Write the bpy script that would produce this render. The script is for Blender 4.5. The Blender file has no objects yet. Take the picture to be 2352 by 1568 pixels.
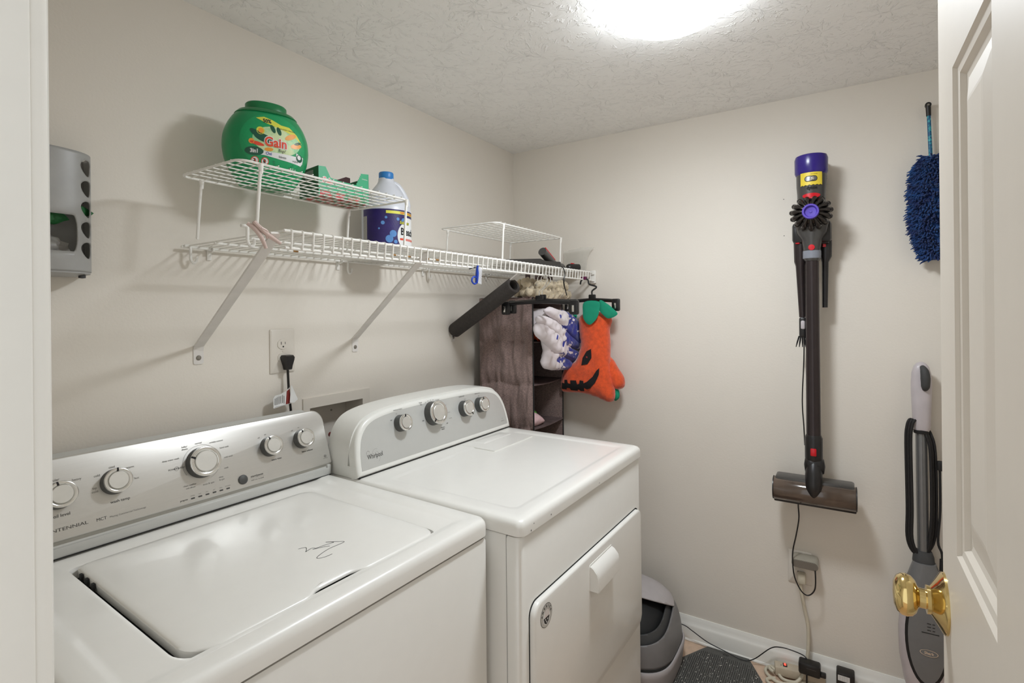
import bpy, bmesh, math, random
from math import sin, cos, pi, sqrt, radians
from mathutils import Vector, Matrix, noise
from mathutils.geometry import delaunay_2d_cdt

# ---------------------------------------------------------------- camera, world, light, exposure
SC = bpy.context.scene
COL = SC.collection
CAM_H = 1.345
cd = bpy.data.cameras.new('camera'); cam = bpy.data.objects.new('camera', cd); COL.objects.link(cam)
YAW, ROLL, F = 0.5663, -0.0095, 1188.67
cd.sensor_width = 36.0; cd.lens = F * 36.0 / 2352.0
cd.shift_x = 0.0; cd.shift_y = -(784.0 - 711.5) / 2352.0
cd.clip_start = 0.01
fw = Vector((cos(YAW), sin(YAW), 0)); rt = Vector((sin(YAW), -cos(YAW), 0)); up = Vector((0, 0, 1))
right = rt * cos(ROLL) + up * sin(ROLL)
upv = -rt * sin(ROLL) + up * cos(ROLL)
cam.matrix_world = Matrix(((right.x, upv.x, -fw.x, 0), (right.y, upv.y, -fw.y, 0), (right.z, upv.z, -fw.z, CAM_H), (0, 0, 0, 1)))
SC.camera = cam
SC.view_settings.view_transform = 'Standard'
SC.view_settings.look = 'None'
SC.view_settings.gamma = 1.0
SC.view_settings.use_curve_mapping = False
SC.view_settings.exposure = 0.64
LAMP_STRENGTH = 78.0
world = bpy.data.worlds.new('hallway_fill'); SC.world = world; world.use_nodes = True  # even world background used as fill through the open doorway
world.node_tree.nodes['Background'].inputs[0].default_value = (0.95, 0.98, 1.0, 1)
world.node_tree.nodes['Background'].inputs[1].default_value = 0.78

# ---------------------------------------------------------------- materials
def srgb(r, g, b):
    f = lambda c: (c / 12.92 if c <= 0.04045 else ((c + 0.055) / 1.055) ** 2.4)
    return (f(r / 255), f(g / 255), f(b / 255), 1)

def mat(name, col, rough=0.5, metal=0.0, spec=0.5, vary=0.04, vscale=30.0, bump=0.0, bscale=200.0, bdist=0.001,
        emit=0.0, trans=0.0, alpha=1.0, coat=0.0, sheen=0.0, stretch=None, col2=None, mix_lo=0.45, mix_hi=0.55, mscale=None):
    m = bpy.data.materials.new(name); m.use_nodes = True
    nt = m.node_tree; N = nt.nodes; L = nt.links
    b = N['Principled BSDF']
    b.inputs['Roughness'].default_value = rough
    b.inputs['Metallic'].default_value = metal
    b.inputs['Specular IOR Level'].default_value = spec
    b.inputs['Coat Weight'].default_value = coat
    b.inputs['Sheen Weight'].default_value = sheen
    b.inputs['Transmission Weight'].default_value = trans
    b.inputs['Alpha'].default_value = alpha
    tc = N.new('ShaderNodeTexCoord'); mp = N.new('ShaderNodeMapping')
    L.new(tc.outputs['Object'], mp.inputs['Vector'])
    if stretch: mp.inputs['Scale'].default_value = stretch
    nz = N.new('ShaderNodeTexNoise'); nz.inputs['Scale'].default_value = mscale or vscale; nz.inputs['Detail'].default_value = 4
    L.new(mp.outputs['Vector'], nz.inputs['Vector'])
    rp = N.new('ShaderNodeValToRGB')
    if col2 is None:
        c1 = tuple(max(0, c * (1 - vary)) for c in col[:3]) + (1,)
        c2 = tuple(min(1, c * (1 + vary)) for c in col[:3]) + (1,)
        rp.color_ramp.elements[0].position = 0.3; rp.color_ramp.elements[1].position = 0.7
    else:
        c1, c2 = col, col2
        rp.color_ramp.elements[0].position = mix_lo; rp.color_ramp.elements[1].position = mix_hi
    rp.color_ramp.elements[0].color = c1; rp.color_ramp.elements[1].color = c2
    L.new(nz.outputs['Fac'], rp.inputs['Fac']); L.new(rp.outputs['Color'], b.inputs['Base Color'])
    if bump > 0:
        n2 = N.new('ShaderNodeTexNoise'); n2.inputs['Scale'].default_value = bscale; n2.inputs['Detail'].default_value = 3
        L.new(mp.outputs['Vector'], n2.inputs['Vector'])
        bp = N.new('ShaderNodeBump'); bp.inputs['Strength'].default_value = bump; bp.inputs['Distance'].default_value = bdist
        L.new(n2.outputs['Fac'], bp.inputs['Height']); L.new(bp.outputs['Normal'], b.inputs['Normal'])
    if emit > 0:
        b.inputs['Emission Color'].default_value = col; b.inputs['Emission Strength'].default_value = emit
    return m

def ceiling_mat():
    m = mat('textured_ceiling_paint', srgb(247, 246, 243), 0.85, vary=0.01)
    nt = m.node_tree; N = nt.nodes; L = nt.links; b = N['Principled BSDF']
    tc = N.new('ShaderNodeTexCoord')
    def stomp(scale, off, seedz):
        mp = N.new('ShaderNodeMapping'); mp.inputs['Location'].default_value = off; L.new(tc.outputs['Object'], mp.inputs['Vector'])
        nw = N.new('ShaderNodeTexNoise'); nw.inputs['Scale'].default_value = 9; L.new(mp.outputs['Vector'], nw.inputs['Vector'])
        sc = N.new('ShaderNodeVectorMath'); sc.operation = 'SCALE'; sc.inputs['Scale'].default_value = 0.06; L.new(nw.outputs['Color'], sc.inputs[0])
        ad = N.new('ShaderNodeVectorMath'); L.new(mp.outputs['Vector'], ad.inputs[0]); L.new(sc.outputs['Vector'], ad.inputs[1])
        vo = N.new('ShaderNodeTexVoronoi'); vo.voronoi_dimensions = '2D'; vo.inputs['Scale'].default_value = scale; L.new(ad.outputs['Vector'], vo.inputs['Vector'])
        df = N.new('ShaderNodeVectorMath'); df.operation = 'SUBTRACT'; L.new(ad.outputs['Vector'], df.inputs[0]); L.new(vo.outputs['Position'], df.inputs[1])
        sp = N.new('ShaderNodeSeparateXYZ'); L.new(df.outputs['Vector'], sp.inputs[0])
        at = N.new('ShaderNodeMath'); at.operation = 'ARCTAN2'; L.new(sp.outputs['Y'], at.inputs[0]); L.new(sp.outputs['X'], at.inputs[1])
        ln = N.new('ShaderNodeVectorMath'); ln.operation = 'LENGTH'; L.new(df.outputs['Vector'], ln.inputs[0])
        m1 = N.new('ShaderNodeMath'); m1.operation = 'MULTIPLY'; m1.inputs[1].default_value = 2.6; L.new(at.outputs[0], m1.inputs[0])
        m2 = N.new('ShaderNodeMath'); m2.operation = 'MULTIPLY'; m2.inputs[1].default_value = 22.0; L.new(ln.outputs['Value'], m2.inputs[0])
        sc2 = N.new('ShaderNodeSeparateColor'); L.new(vo.outputs['Color'], sc2.inputs[0])
        m3 = N.new('ShaderNodeMath'); m3.operation = 'MULTIPLY'; m3.inputs[1].default_value = 40.0 + seedz; L.new(sc2.outputs[0], m3.inputs[0])
        cb = N.new('ShaderNodeCombineXYZ'); L.new(m1.outputs[0], cb.inputs[0]); L.new(m2.outputs[0], cb.inputs[1]); L.new(m3.outputs[0], cb.inputs[2])
        nn = N.new('ShaderNodeTexNoise'); nn.inputs['Scale'].default_value = 1.6; nn.inputs['Detail'].default_value = 4; nn.inputs['Roughness'].default_value = 0.6
        L.new(cb.outputs[0], nn.inputs['Vector'])
        rr = N.new('ShaderNodeValToRGB'); e = rr.color_ramp.elements; e[0].position = 0.57; e[0].color = (0, 0, 0, 1); e[1].position = 0.68; e[1].color = (1, 1, 1, 1)
        L.new(nn.outputs['Fac'], rr.inputs['Fac'])
        return rr.outputs['Color']
    a = stomp(6.0, (0, 0, 0), 0); c = stomp(8.0, (0.37, 0.71, 0), 9)
    mx = N.new('ShaderNodeMath'); mx.operation = 'MAXIMUM'; L.new(a, mx.inputs[0]); L.new(c, mx.inputs[1])
    fine = N.new('ShaderNodeTexNoise'); fine.inputs['Scale'].default_value = 90; fine.inputs['Detail'].default_value = 5; L.new(tc.outputs['Object'], fine.inputs['Vector'])
    ms = N.new('ShaderNodeMath'); ms.operation = 'MULTIPLY_ADD'; ms.inputs[1].default_value = 0.35; L.new(fine.outputs['Fac'], ms.inputs[0]); L.new(mx.outputs[0], ms.inputs[2])
    bp = N.new('ShaderNodeBump'); bp.inputs['Strength'].default_value = 0.75; bp.inputs['Distance'].default_value = 0.0022
    L.new(ms.outputs[0], bp.inputs['Height']); L.new(bp.outputs['Normal'], b.inputs['Normal'])
    return m

def stripe_mat(name, c1, c2, scale, axis='X', rough=0.7):
    m = mat(name, c1, rough)
    nt = m.node_tree; N = nt.nodes; L = nt.links; b = N['Principled BSDF']
    tc = N.new('ShaderNodeTexCoord'); w = N.new('ShaderNodeTexWave'); w.bands_direction = axis; w.inputs['Scale'].default_value = scale
    L.new(tc.outputs['Object'], w.inputs['Vector'])
    r = N.new('ShaderNodeValToRGB'); r.color_ramp.elements[0].color = c1; r.color_ramp.elements[1].color = c2
    r.color_ramp.elements[0].position = 0.4; r.color_ramp.elements[1].position = 0.6
    L.new(w.outputs['Fac'], r.inputs['Fac']); L.new(r.outputs['Color'], b.inputs['Base Color'])
    return m

M = {}
M['wall'] = mat('beige_wall_paint', srgb(225, 218, 207), 0.75, vary=0.012, vscale=3, bump=0.25, bscale=170, bdist=0.0012)
M['ceiling'] = ceiling_mat()
M['trim'] = mat('white_trim_paint', srgb(238, 236, 229), 0.38, vary=0.01)
M['door'] = mat('door_paint', srgb(208, 200, 188), 0.42, vary=0.01, bump=0.05, bscale=60)
M['enamel'] = mat('white_enamel', srgb(229, 227, 221), 0.30, vary=0.008, coat=0.2)
M['enamel_rough'] = mat('white_console_plastic', srgb(228, 227, 221), 0.3, vary=0.01)
M['gap'] = mat('dark_gap', srgb(26, 26, 24), 0.8)
M['steel'] = mat('brushed_steel', srgb(205, 203, 198), 0.34, metal=0.75, vary=0.03, stretch=(2, 300, 300), vscale=6, bump=0.05, bscale=6, bdist=0.0003)
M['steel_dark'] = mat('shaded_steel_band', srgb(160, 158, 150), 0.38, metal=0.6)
M['panel_grey'] = mat('silver_grey_panel', srgb(196, 196, 192), 0.35, metal=0.25, vary=0.01)
M['knob_side'] = mat('dark_grey_knob_side', srgb(72, 72, 70), 0.4)
M['chrome'] = mat('satin_chrome', srgb(225, 224, 220), 0.16, metal=0.95)
M['knob_face'] = mat('knob_face_metal', srgb(214, 212, 206), 0.33, metal=0.6)
M['print'] = mat('dark_print', srgb(58, 57, 54), 0.6)
M['print_light'] = mat('faint_grey_print', srgb(125, 123, 118), 0.6)
M['black'] = mat('black_plastic', srgb(22, 21, 21), 0.35)
M['matte_black'] = mat('matte_black', srgb(24, 22, 22), 0.75)
M['foam'] = mat('black_foam', srgb(58, 53, 50), 0.9, vary=0.15, vscale=120, bump=0.3, bscale=260)
M['wire'] = mat('white_vinyl_coated_wire', srgb(232, 229, 222), 0.35, vary=0.015)
M['bracket'] = mat('white_bracket_metal', srgb(222, 217, 211), 0.4)
M['rust'] = mat('rust_spot', srgb(150, 110, 60), 0.8)
M['screw'] = mat('screw_metal', srgb(150, 146, 138), 0.35, metal=0.8)
M['plate'] = mat('outlet_plate', srgb(217, 210, 199), 0.35, vary=0.005)
M['green'] = mat('green_plastic', srgb(18, 140, 84), 0.32, vary=0.03)
M['green_dark'] = mat('dark_green_plastic', srgb(10, 116, 64), 0.32)
M['label_green'] = mat('label_green', srgb(20, 152, 92), 0.4)
M['label_dkgreen'] = mat('label_dark_green', srgb(20, 84, 62), 0.4)
M['yellow'] = mat('label_yellow', srgb(216, 214, 76), 0.45)
M['cream'] = mat('label_cream', srgb(206, 220, 170), 0.45, col2=srgb(150, 205, 150), mscale=25)
M['white'] = mat('white_label', srgb(226, 226, 224), 0.45)
M['red'] = mat('label_red', srgb(222, 74, 44), 0.4)
M['orange'] = mat('label_orange', srgb(236, 158, 60), 0.4)
M['blue_print'] = mat('label_blue', srgb(90, 100, 170), 0.4)
M['carton'] = mat('green_carton', srgb(22, 156, 104), 0.45)
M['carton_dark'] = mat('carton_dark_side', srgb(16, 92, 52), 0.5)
M['carton_print'] = mat('carton_bottom_print', srgb(190, 60, 60), 0.5, col2=srgb(30, 120, 70), mscale=40)
M['maroon'] = mat('dark_carton_inside', srgb(60, 18, 18), 0.7)
M['bottle'] = mat('bluish_white_bottle', srgb(206, 208, 214), 0.35, vary=0.01)
M['cap_blue'] = mat('blue_cap', srgb(42, 122, 190), 0.4)
M['navy'] = mat('purple_navy_label', srgb(40, 26, 92), 0.4, vary=0.25, vscale=20)
M['bubble'] = mat('bubble_blue', srgb(90, 140, 200), 0.3)
M['barcode'] = stripe_mat('barcode', srgb(215, 212, 205), srgb(60, 58, 58), 160, 'Z')
M['pink'] = mat('pale_pink_plastic', srgb(208, 186, 178), 0.4)
M['blue_handle'] = mat('blue_brush_handle', srgb(24, 60, 160), 0.35)
M['bristle'] = mat('white_bristles', srgb(225, 225, 228), 0.6)
M['grey_holder'] = mat('grey_bag_dispenser', srgb(158, 157, 154), 0.4)
M['bag_green'] = mat('green_plastic_bag', srgb(40, 110, 60), 0.4, vary=0.3, vscale=25)
M['bag_grey'] = mat('grey_plastic_bag', srgb(146, 143, 138), 0.4, vary=0.2, vscale=18)
M['fabric'] = mat('woven_brown_fabric', srgb(128, 108, 102), 0.95, sheen=0.2, vary=0.4, vscale=160, stretch=(1, 1, 3.5), bump=0.4, bscale=300)
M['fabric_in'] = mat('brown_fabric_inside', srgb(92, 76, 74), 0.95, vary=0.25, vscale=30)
def towel_mat():
    m = mat('white_towel_with_navy_floral_print', srgb(222, 212, 214), 0.92, sheen=0.3)
    nt = m.node_tree; N = nt.nodes; L = nt.links; b = N['Principled BSDF']
    tc = N.new('ShaderNodeTexCoord'); nz = N.new('ShaderNodeTexNoise'); nz.inputs['Scale'].default_value = 22; nz.inputs['Detail'].default_value = 1.5; nz.inputs['Distortion'].default_value = 1.2
    L.new(tc.outputs['Object'], nz.inputs['Vector']); sp = N.new('ShaderNodeSeparateXYZ'); L.new(tc.outputs['Object'], sp.inputs[0])
    mr = N.new('ShaderNodeMapRange'); mr.inputs[1].default_value = -0.09; mr.inputs[2].default_value = 0.03; mr.inputs[3].default_value = -0.26; mr.inputs[4].default_value = 0.10; L.new(sp.outputs['X'], mr.inputs[0])
    ad = N.new('ShaderNodeMath'); L.new(nz.outputs['Fac'], ad.inputs[0]); L.new(mr.outputs[0], ad.inputs[1])
    rp = N.new('ShaderNodeValToRGB'); e = rp.color_ramp.elements; e[0].position = 0.50; e[0].color = srgb(222, 212, 214); e[1].position = 0.515; e[1].color = srgb(36, 44, 140)
    L.new(ad.outputs[0], rp.inputs['Fac']); L.new(rp.outputs['Color'], b.inputs['Base Color'])
    return m
M['towel'] = towel_mat()
M['towel_white'] = mat('off_white_towel', srgb(214, 204, 204), 0.92, sheen=0.3, bump=0.3, bscale=90)
M['orange_cloth'] = mat('orange_cloth', srgb(236, 88, 32), 0.85)
M['plush'] = mat('orange_plush', srgb(214, 78, 30), 0.95, sheen=0.5, vary=0.18, vscale=60, bump=0.6, bscale=220, bdist=0.002)
M['felt_green'] = mat('teal_green_felt', srgb(14, 136, 104), 0.9, vary=0.06)
M['felt_black'] = mat('black_felt', srgb(24, 20, 20), 0.95)
M['knit'] = mat('cream_chenille', srgb(212, 196, 168), 0.95, sheen=0.4, vary=0.15, vscale=60, bump=0.8, bscale=160, bdist=0.003)
M['pink_cloth'] = mat('pink_speckled_cloth', srgb(220, 186, 188), 0.9, vary=0.1, vscale=90)
M['lime'] = mat('lime_cloth', srgb(96, 180, 74), 0.9)
M['redcloth'] = mat('red_cloth', srgb(170, 40, 36), 0.9)
M['magenta'] = mat('plum_plastic', srgb(88, 12, 62), 0.4)
M['v_body'] = mat('iron_grey_plastic', srgb(78, 76, 74), 0.3, metal=0.3)
M['v_cyclone'] = mat('dark_gloss_cyclone', srgb(62, 58, 55), 0.18, metal=0.65)
M['v_black'] = mat('vacuum_black', srgb(30, 28, 28), 0.35)
M['v_wand'] = mat('dark_bronze_wand', srgb(58, 50, 50), 0.32, metal=0.5)
M['v_purple'] = mat('deep_purple_plastic', srgb(46, 30, 118), 0.25)
M['v_purple2'] = mat('violet_plastic', srgb(84, 62, 172), 0.35)
M['v_red'] = mat('red_plastic', srgb(198, 20, 34), 0.25)
M['v_yellow'] = mat('yellow_label', srgb(226, 200, 60), 0.45)
M['v_roller'] = mat('brown_tinted_roller_cover', srgb(84, 70, 60), 0.12, vary=0.35, vscale=14, coat=0.6)
M['v_clear'] = mat('clear_tape', srgb(190, 196, 210), 0.15, alpha=0.4)
M['adapter'] = mat('smoky_grey_plastic', srgb(112, 106, 97), 0.25)
M['adapter_rim'] = mat('clear_smoky_rim', srgb(160, 155, 142), 0.2)
M['beige_cord'] = mat('beige_cord', srgb(206, 198, 178), 0.45)
M['strip'] = mat('beige_power_strip', srgb(198, 184, 162), 0.45, vary=0.06)
M['led'] = mat('lit_red_switch', (1.0, 0.05, 0.03, 1), 0.3, emit=1.6)
M['litter_grey'] = mat('grey_hood_plastic', srgb(118, 116, 116), 0.45)
M['litter_light'] = mat('light_grey_plastic', srgb(176, 170, 170), 0.45)
M['litter_dark'] = mat('dark_interior', srgb(26, 27, 28), 0.7)
M['mat'] = mat('dark_ribbed_rubber', srgb(84, 83, 79), 0.7, col2=srgb(92, 91, 87), mscale=200)
M['grit'] = mat('pale_litter_grit', srgb(220, 216, 206), 0.8)
M['mop_lilac'] = mat('pale_lilac_plastic', srgb(190, 182, 184), 0.35)
M['mop_grey'] = mat('mid_grey_plastic', srgb(112, 112, 112), 0.4)
M['mop_tube'] = mat('grey_metal_tube', srgb(120, 120, 120), 0.3, metal=0.5)
M['rubber'] = mat('grip_rubber', srgb(62, 62, 62), 0.7)
M['duster'] = mat('blue_chenille', srgb(8, 38, 92), 0.9, sheen=0.15, col2=srgb(18, 72, 132), mscale=40, mix_lo=0.4, mix_hi=0.7)
M['duster_stick'] = mat('teal_patterned_stick', srgb(20, 90, 130), 0.4, col2=srgb(60, 170, 180), mscale=130, mix_lo=0.5, mix_hi=0.6)
M['brass'] = mat('polished_brass', srgb(216, 192, 132), 0.1, metal=1.0)
M['tile'] = mat('pinkish_beige_vinyl_tile', srgb(208, 180, 156), 0.55, vary=0.1, vscale=40)
M['plastic_sheet'] = mat('translucent_white_plastic', srgb(222, 218, 208), 0.25, alpha=0.35)
M['lamp'] = mat('lit_white_glass', (0.89, 0.945, 1.0, 1), 0.3, emit=LAMP_STRENGTH)
M['lamp_side'] = mat('softly_lit_glass_side', (0.89, 0.945, 1.0, 1), 0.3, emit=12.0)
M['hose'] = mat('black_hose', srgb(24, 24, 24), 0.5)
M['valve'] = mat('red_valve', srgb(130, 40, 36), 0.4)

# ---------------------------------------------------------------- mesh helpers
MW = {}
def wm(o): return MW.get(o.name, Matrix.Identity(4)) if o else Matrix.Identity(4)

def thing(name, label, cat, loc=(0, 0, 0), rotz=0.0, group=None):
    o = bpy.data.objects.new(name, None); COL.objects.link(o)
    o.empty_display_size = 0.05
    o.location = loc; o.rotation_euler = (0, 0, rotz)
    MW[o.name] = Matrix.Translation(Vector(loc)) @ Matrix.Rotation(rotz, 4, 'Z')
    o['label'] = label; o['category'] = cat
    if group: o['group'] = group
    return o

def tag(o, label, cat, group=None):
    o['label'] = label; o['category'] = cat
    if group: o['group'] = group
    return o

def struct(o):
    o['kind'] = 'structure'; return o

def catmull(pts, sub=6, closed=False):
    P = [Vector(p) for p in pts]; n = len(P); out = []
    if n < 3: return P
    rng = range(n if closed else n - 1)
    for i in rng:
        p0 = P[(i - 1) % n] if closed or i > 0 else P[0]
        p1 = P[i]; p2 = P[(i + 1) % n]
        p3 = P[(i + 2) % n] if closed or i + 2 < n else P[-1]
        for k in range(sub):
            t = k / sub
            out.append(0.5 * ((2 * p1) + (-p0 + p2) * t + (2 * p0 - 5 * p1 + 4 * p2 - p3) * t * t + (-p0 + 3 * p1 - 3 * p2 + p3) * t ** 3))
    if not closed: out.append(P[-1])
    return out

def inside(p, poly):
    x, y = p; c = False; n = len(poly); j = n - 1
    for i in range(n):
        xi, yi = poly[i]; xj, yj = poly[j]
        if (yi > y) != (yj > y) and x < (xj - xi) * (y - yi) / (yj - yi + 1e-12) + xi: c = not c
        j = i
    return c

def edge_dist(p, poly):
    d = 1e9; n = len(poly); px, py = p
    for i in range(n):
        ax, ay = poly[i]; bx, by = poly[(i + 1) % n]
        dx, dy = bx - ax, by - ay
        t = max(0, min(1, ((px - ax) * dx + (py - ay) * dy) / (dx * dx + dy * dy + 1e-15)))
        d = min(d, sqrt((px - ax - t * dx) ** 2 + (py - ay - t * dy) ** 2))
    return d

def tri(poly, step=None, holes=()):
    """triangulate a 2D polygon with optional inner points and holes"""
    vs = [Vector(p) for p in poly]; edges = [(i, (i + 1) % len(poly)) for i in range(len(poly))]
    for h in holes:
        k = len(vs); vs += [Vector(p) for p in h]
        edges += [(k + i, k + (i + 1) % len(h)) for i in range(len(h))]
    if step:
        x0 = min(p[0] for p in poly); x1 = max(p[0] for p in poly); y0 = min(p[1] for p in poly); y1 = max(p[1] for p in poly)
        y = y0 + step / 2; r = 0
        while y < y1:
            x = x0 + (step / 2 if r % 2 else step)
            while x < x1:
                if inside((x, y), poly) and edge_dist((x, y), poly) > step * 0.35 and not any(inside((x, y), h) or edge_dist((x, y), h) < step * 0.35 for h in holes):
                    vs.append(Vector((x, y)))
                x += step
            y += step * 0.87; r += 1
    v, e, f, *_ = delaunay_2d_cdt(vs, edges, [], 0, 1e-7)
    F = []
    for t in f:
        c = (sum(v[i].x for i in t) / 3, sum(v[i].y for i in t) / 3)
        if inside(c, poly) and not any(inside(c, h) for h in holes): F.append(tuple(t))
    return [(p.x, p.y) for p in v], F

def rr(x0, x1, y0, y1, r, n=6, m=1):
    """rounded rectangle, counter-clockwise; m points along each straight side"""
    if not isinstance(r, (list, tuple)): r = [r] * 4
    cs = [(x1 - r[0], y0 + r[0], -pi / 2, r[0]), (x1 - r[1], y1 - r[1], 0, r[1]), (x0 + r[2], y1 - r[2], pi / 2, r[2]), (x0 + r[3], y0 + r[3], pi, r[3])]
    arcs = [[(cx + q * cos(a + pi / 2 * i / n), cy + q * sin(a + pi / 2 * i / n)) for i in range(n + 1)] for cx, cy, a, q in cs]
    out = []
    for k in range(4):
        out += arcs[k]
        a = arcs[k][-1]; b = arcs[(k + 1) % 4][0]
        for i in range(1, m): out.append((a[0] + (b[0] - a[0]) * i / m, a[1] + (b[1] - a[1]) * i / m))
    return out

def circ(cx, cy, r, n=24, ry=None):
    ry = r if ry is None else ry
    return [(cx + r * cos(2 * pi * i / n), cy + ry * sin(2 * pi * i / n)) for i in range(n)]

def densify(poly, step):
    out = []
    for i in range(len(poly)):
        a, b = poly[i], poly[(i + 1) % len(poly)]
        n = max(1, int(sqrt((a[0] - b[0]) ** 2 + (a[1] - b[1]) ** 2) / step))
        for k in range(n): out.append((a[0] + (b[0] - a[0]) * k / n, a[1] + (b[1] - a[1]) * k / n))
    return out
def text2d(s, h, align='CENTER', shear=0.0, bold=0.0, track=1.0, sx=1.0):
    """2D triangulated glyphs: h = cap height"""
    cu = bpy.data.curves.new('t', 'FONT'); cu.body = s; cu.size = h / 0.73; cu.align_x = align; cu.align_y = 'CENTER'
    if bold < 0.0002 and any(c in s for c in 'MWNK&'): bold = 0.0
    cu.shear = shear; cu.offset = bold; cu.space_character = track; cu.resolution_u = 3
    o = bpy.data.objects.new('t', cu); COL.objects.link(o)
    dg = bpy.context.evaluated_depsgraph_get()
    me = bpy.data.meshes.new_from_object(o.evaluated_get(dg))
    V = [(v.co.x * sx, v.co.y) for v in me.vertices]; Fc = [tuple(p.vertices) for p in me.polygons]
    bpy.data.objects.remove(o); bpy.data.meshes.remove(me); bpy.data.curves.remove(cu)
    return V, Fc

class MB:
    def __init__(s, T=None): s.v = []; s.f = []; s.m = []; s.T = T or Matrix.Identity(4)
    def add(s, V, Fc, mi=0):
        k = len(s.v); s.v += [s.T @ Vector(p) for p in V]
        for t in Fc: s.f.append(tuple(i + k for i in t)); s.m.append(mi)
        return s
    def loft(s, loops, cap0=True, cap1=True, mi=0, closed=True):
        V = []; Fc = []; n = len(loops[0])
        for l in loops: V += list(l)
        for a in range(len(loops) - 1):
            for i in range(n if closed else n - 1):
                j = (i + 1) % n
                Fc.append((a * n + i, a * n + j, (a + 1) * n + j, (a + 1) * n + i))
        if cap0: Fc.append(tuple(reversed(range(n))))
        if cap1: Fc.append(tuple(range((len(loops) - 1) * n, len(loops) * n)))
        return s.add(V, Fc, mi)
    def box(s, c, d, bev=0.0, rot=None, mi=0, seg=2):
        bm = bmesh.new(); bmesh.ops.create_cube(bm, size=1.0)
        for v in bm.verts: v.co = Vector((v.co.x * d[0], v.co.y * d[1], v.co.z * d[2]))
        if bev > 0: bmesh.ops.bevel(bm, geom=list(bm.edges), offset=bev, segments=seg, profile=0.5, affect='EDGES')
        R = rot.to_4x4() if rot is not None else Matrix.Identity(4)
        A = Matrix.Translation(Vector(c)) @ R
        bm.verts.index_update()
        V = [A @ v.co for v in bm.verts]; Fc = [tuple(v.index for v in f.verts) for f in bm.faces]; bm.free()
        return s.add(V, Fc, mi)
    def bx(s, x0, x1, y0, y1, z0, z1, bev=0.0, mi=0, seg=2):
        return s.box(((x0 + x1) / 2, (y0 + y1) / 2, (z0 + z1) / 2), (abs(x1 - x0), abs(y1 - y0), abs(z1 - z0)), bev, None, mi, seg)
    def tube(s, pts, r, n=8, sub=0, closed=False, mi=0, flat=1.0, upv=None):
        P = catmull(pts, sub, closed) if sub else [Vector(p) for p in pts]
        R = r if isinstance(r, (list, tuple)) else [r] * len(P)
        if len(R) != len(P):
            R = [R[min(len(R) - 1, int(i * (len(R) - 1) / (len(P) - 1) + 0.5))] if False else R[int(i * (len(R) - 1) / (len(P) - 1))] + (R[min(len(R) - 1, int(i * (len(R) - 1) / (len(P) - 1)) + 1)] - R[int(i * (len(R) - 1) / (len(P) - 1))]) * ((i * (len(R) - 1) / (len(P) - 1)) % 1.0) for i in range(len(P))]
        loops = []; u = None
        for i, p in enumerate(P):
            if closed: t = (P[(i + 1) % len(P)] - P[i - 1])
            else: t = P[min(i + 1, len(P) - 1)] - P[max(i - 1, 0)]
            if t.length < 1e-9: t = Vector((0, 0, 1))
            t.normalize()
            if u is None:
                a = Vector(upv) if upv else (Vector((0, 0, 1)) if abs(t.z) < 0.9 else Vector((1, 0, 0)))
                u = (a - t * a.dot(t)).normalized()
            else:
                u = u - t * u.dot(t); u.normalize()
            w = t.cross(u)
            loops.append([p + (u * cos(2 * pi * k / n) * flat + w * sin(2 * pi * k / n)) * R[i] for k in range(n)])
        if closed: loops.append(loops[0]); return s.loft(loops, False, False, mi)
        return s.loft(loops, True, True, mi)
    def lathe(s, prof, o=(0, 0, 0), ax=(0, 0, 1), n=24, sx=1.0, sy=1.0, mi=0, xref=None, power=None):
        """prof = [(radius, height)]"""
        a = Vector(ax).normalized()
        x = Vector(xref) if xref else (Vector((1, 0, 0)) if abs(a.x) < 0.9 else Vector((0, 1, 0)))
        x = (x - a * x.dot(a)).normalized(); y = a.cross(x); o = Vector(o)
        loops = []
        for r, h in prof:
            l = []
            for k in range(n):
                c, q = cos(2 * pi * k / n), sin(2 * pi * k / n)
                if power: c = math.copysign(abs(c) ** power, c); q = math.copysign(abs(q) ** power, q)
                l.append(o + a * h + x * (c * max(r, 1e-5) * sx) + y * (q * max(r, 1e-5) * sy))
            loops.append(l)
        return s.loft(loops, True, True, mi)
    def patch(s, poly, fn, step=None, mi=0, holes=()):
        if step: poly = densify(poly, step)
        V, Fc = tri(poly, step, holes)
        return s.add([fn(u, w) for u, w in V], Fc, mi)
    def slab(s, poly, f0, f1, mi=0, step=None, holes=()):
        """closed solid between two maps of one polygon"""
        V, Fc = tri(poly, step, holes); n = len(V)
        s.add([f0(u, w) for u, w in V] + [f1(u, w) for u, w in V], [tuple(reversed(t)) for t in Fc] + [tuple(i + n for i in t) for t in Fc], mi)
        for pl in [poly] + list(holes):
            a = [f0(u, w) for u, w in pl]; b = [f1(u, w) for u, w in pl]; k = len(pl)
            s.add(a + b, [(i, (i + 1) % k, k + (i + 1) % k, k + i) for i in range(k)], mi)
        return s
    def pillow(s, poly, fn, th, step, soft=0.02, mi=0, nz=0.0, nsc=20.0):
        """puffed shape: fn(u,w,d) with d in [-th,th]"""
        V, Fc = tri(poly, step); n = len(V)
        D = []
        for p in V:
            d = min(1.0, edge_dist(p, poly) / soft)
            q = sqrt(max(0.0, 1 - (1 - d) ** 2)) * th
            if nz and d > 0: q += nz * noise.noise(Vector((p[0] * nsc, p[1] * nsc, 3.1))) * d
            D.append(q)
        s.add([fn(p[0], p[1], d) for p, d in zip(V, D)] + [fn(p[0], p[1], -d) for p, d in zip(V, D)],
              [t for t in Fc] + [tuple(i + n for i in reversed(t)) for t in Fc], mi)
        return s
    def text(s, st, h, fn, mi=0, du=0.0, dv=0.0, **k):
        V, Fc = text2d(st, h, **k)
        return s.add([fn(u + du, w + dv) for u, w in V], Fc, mi)
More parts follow.
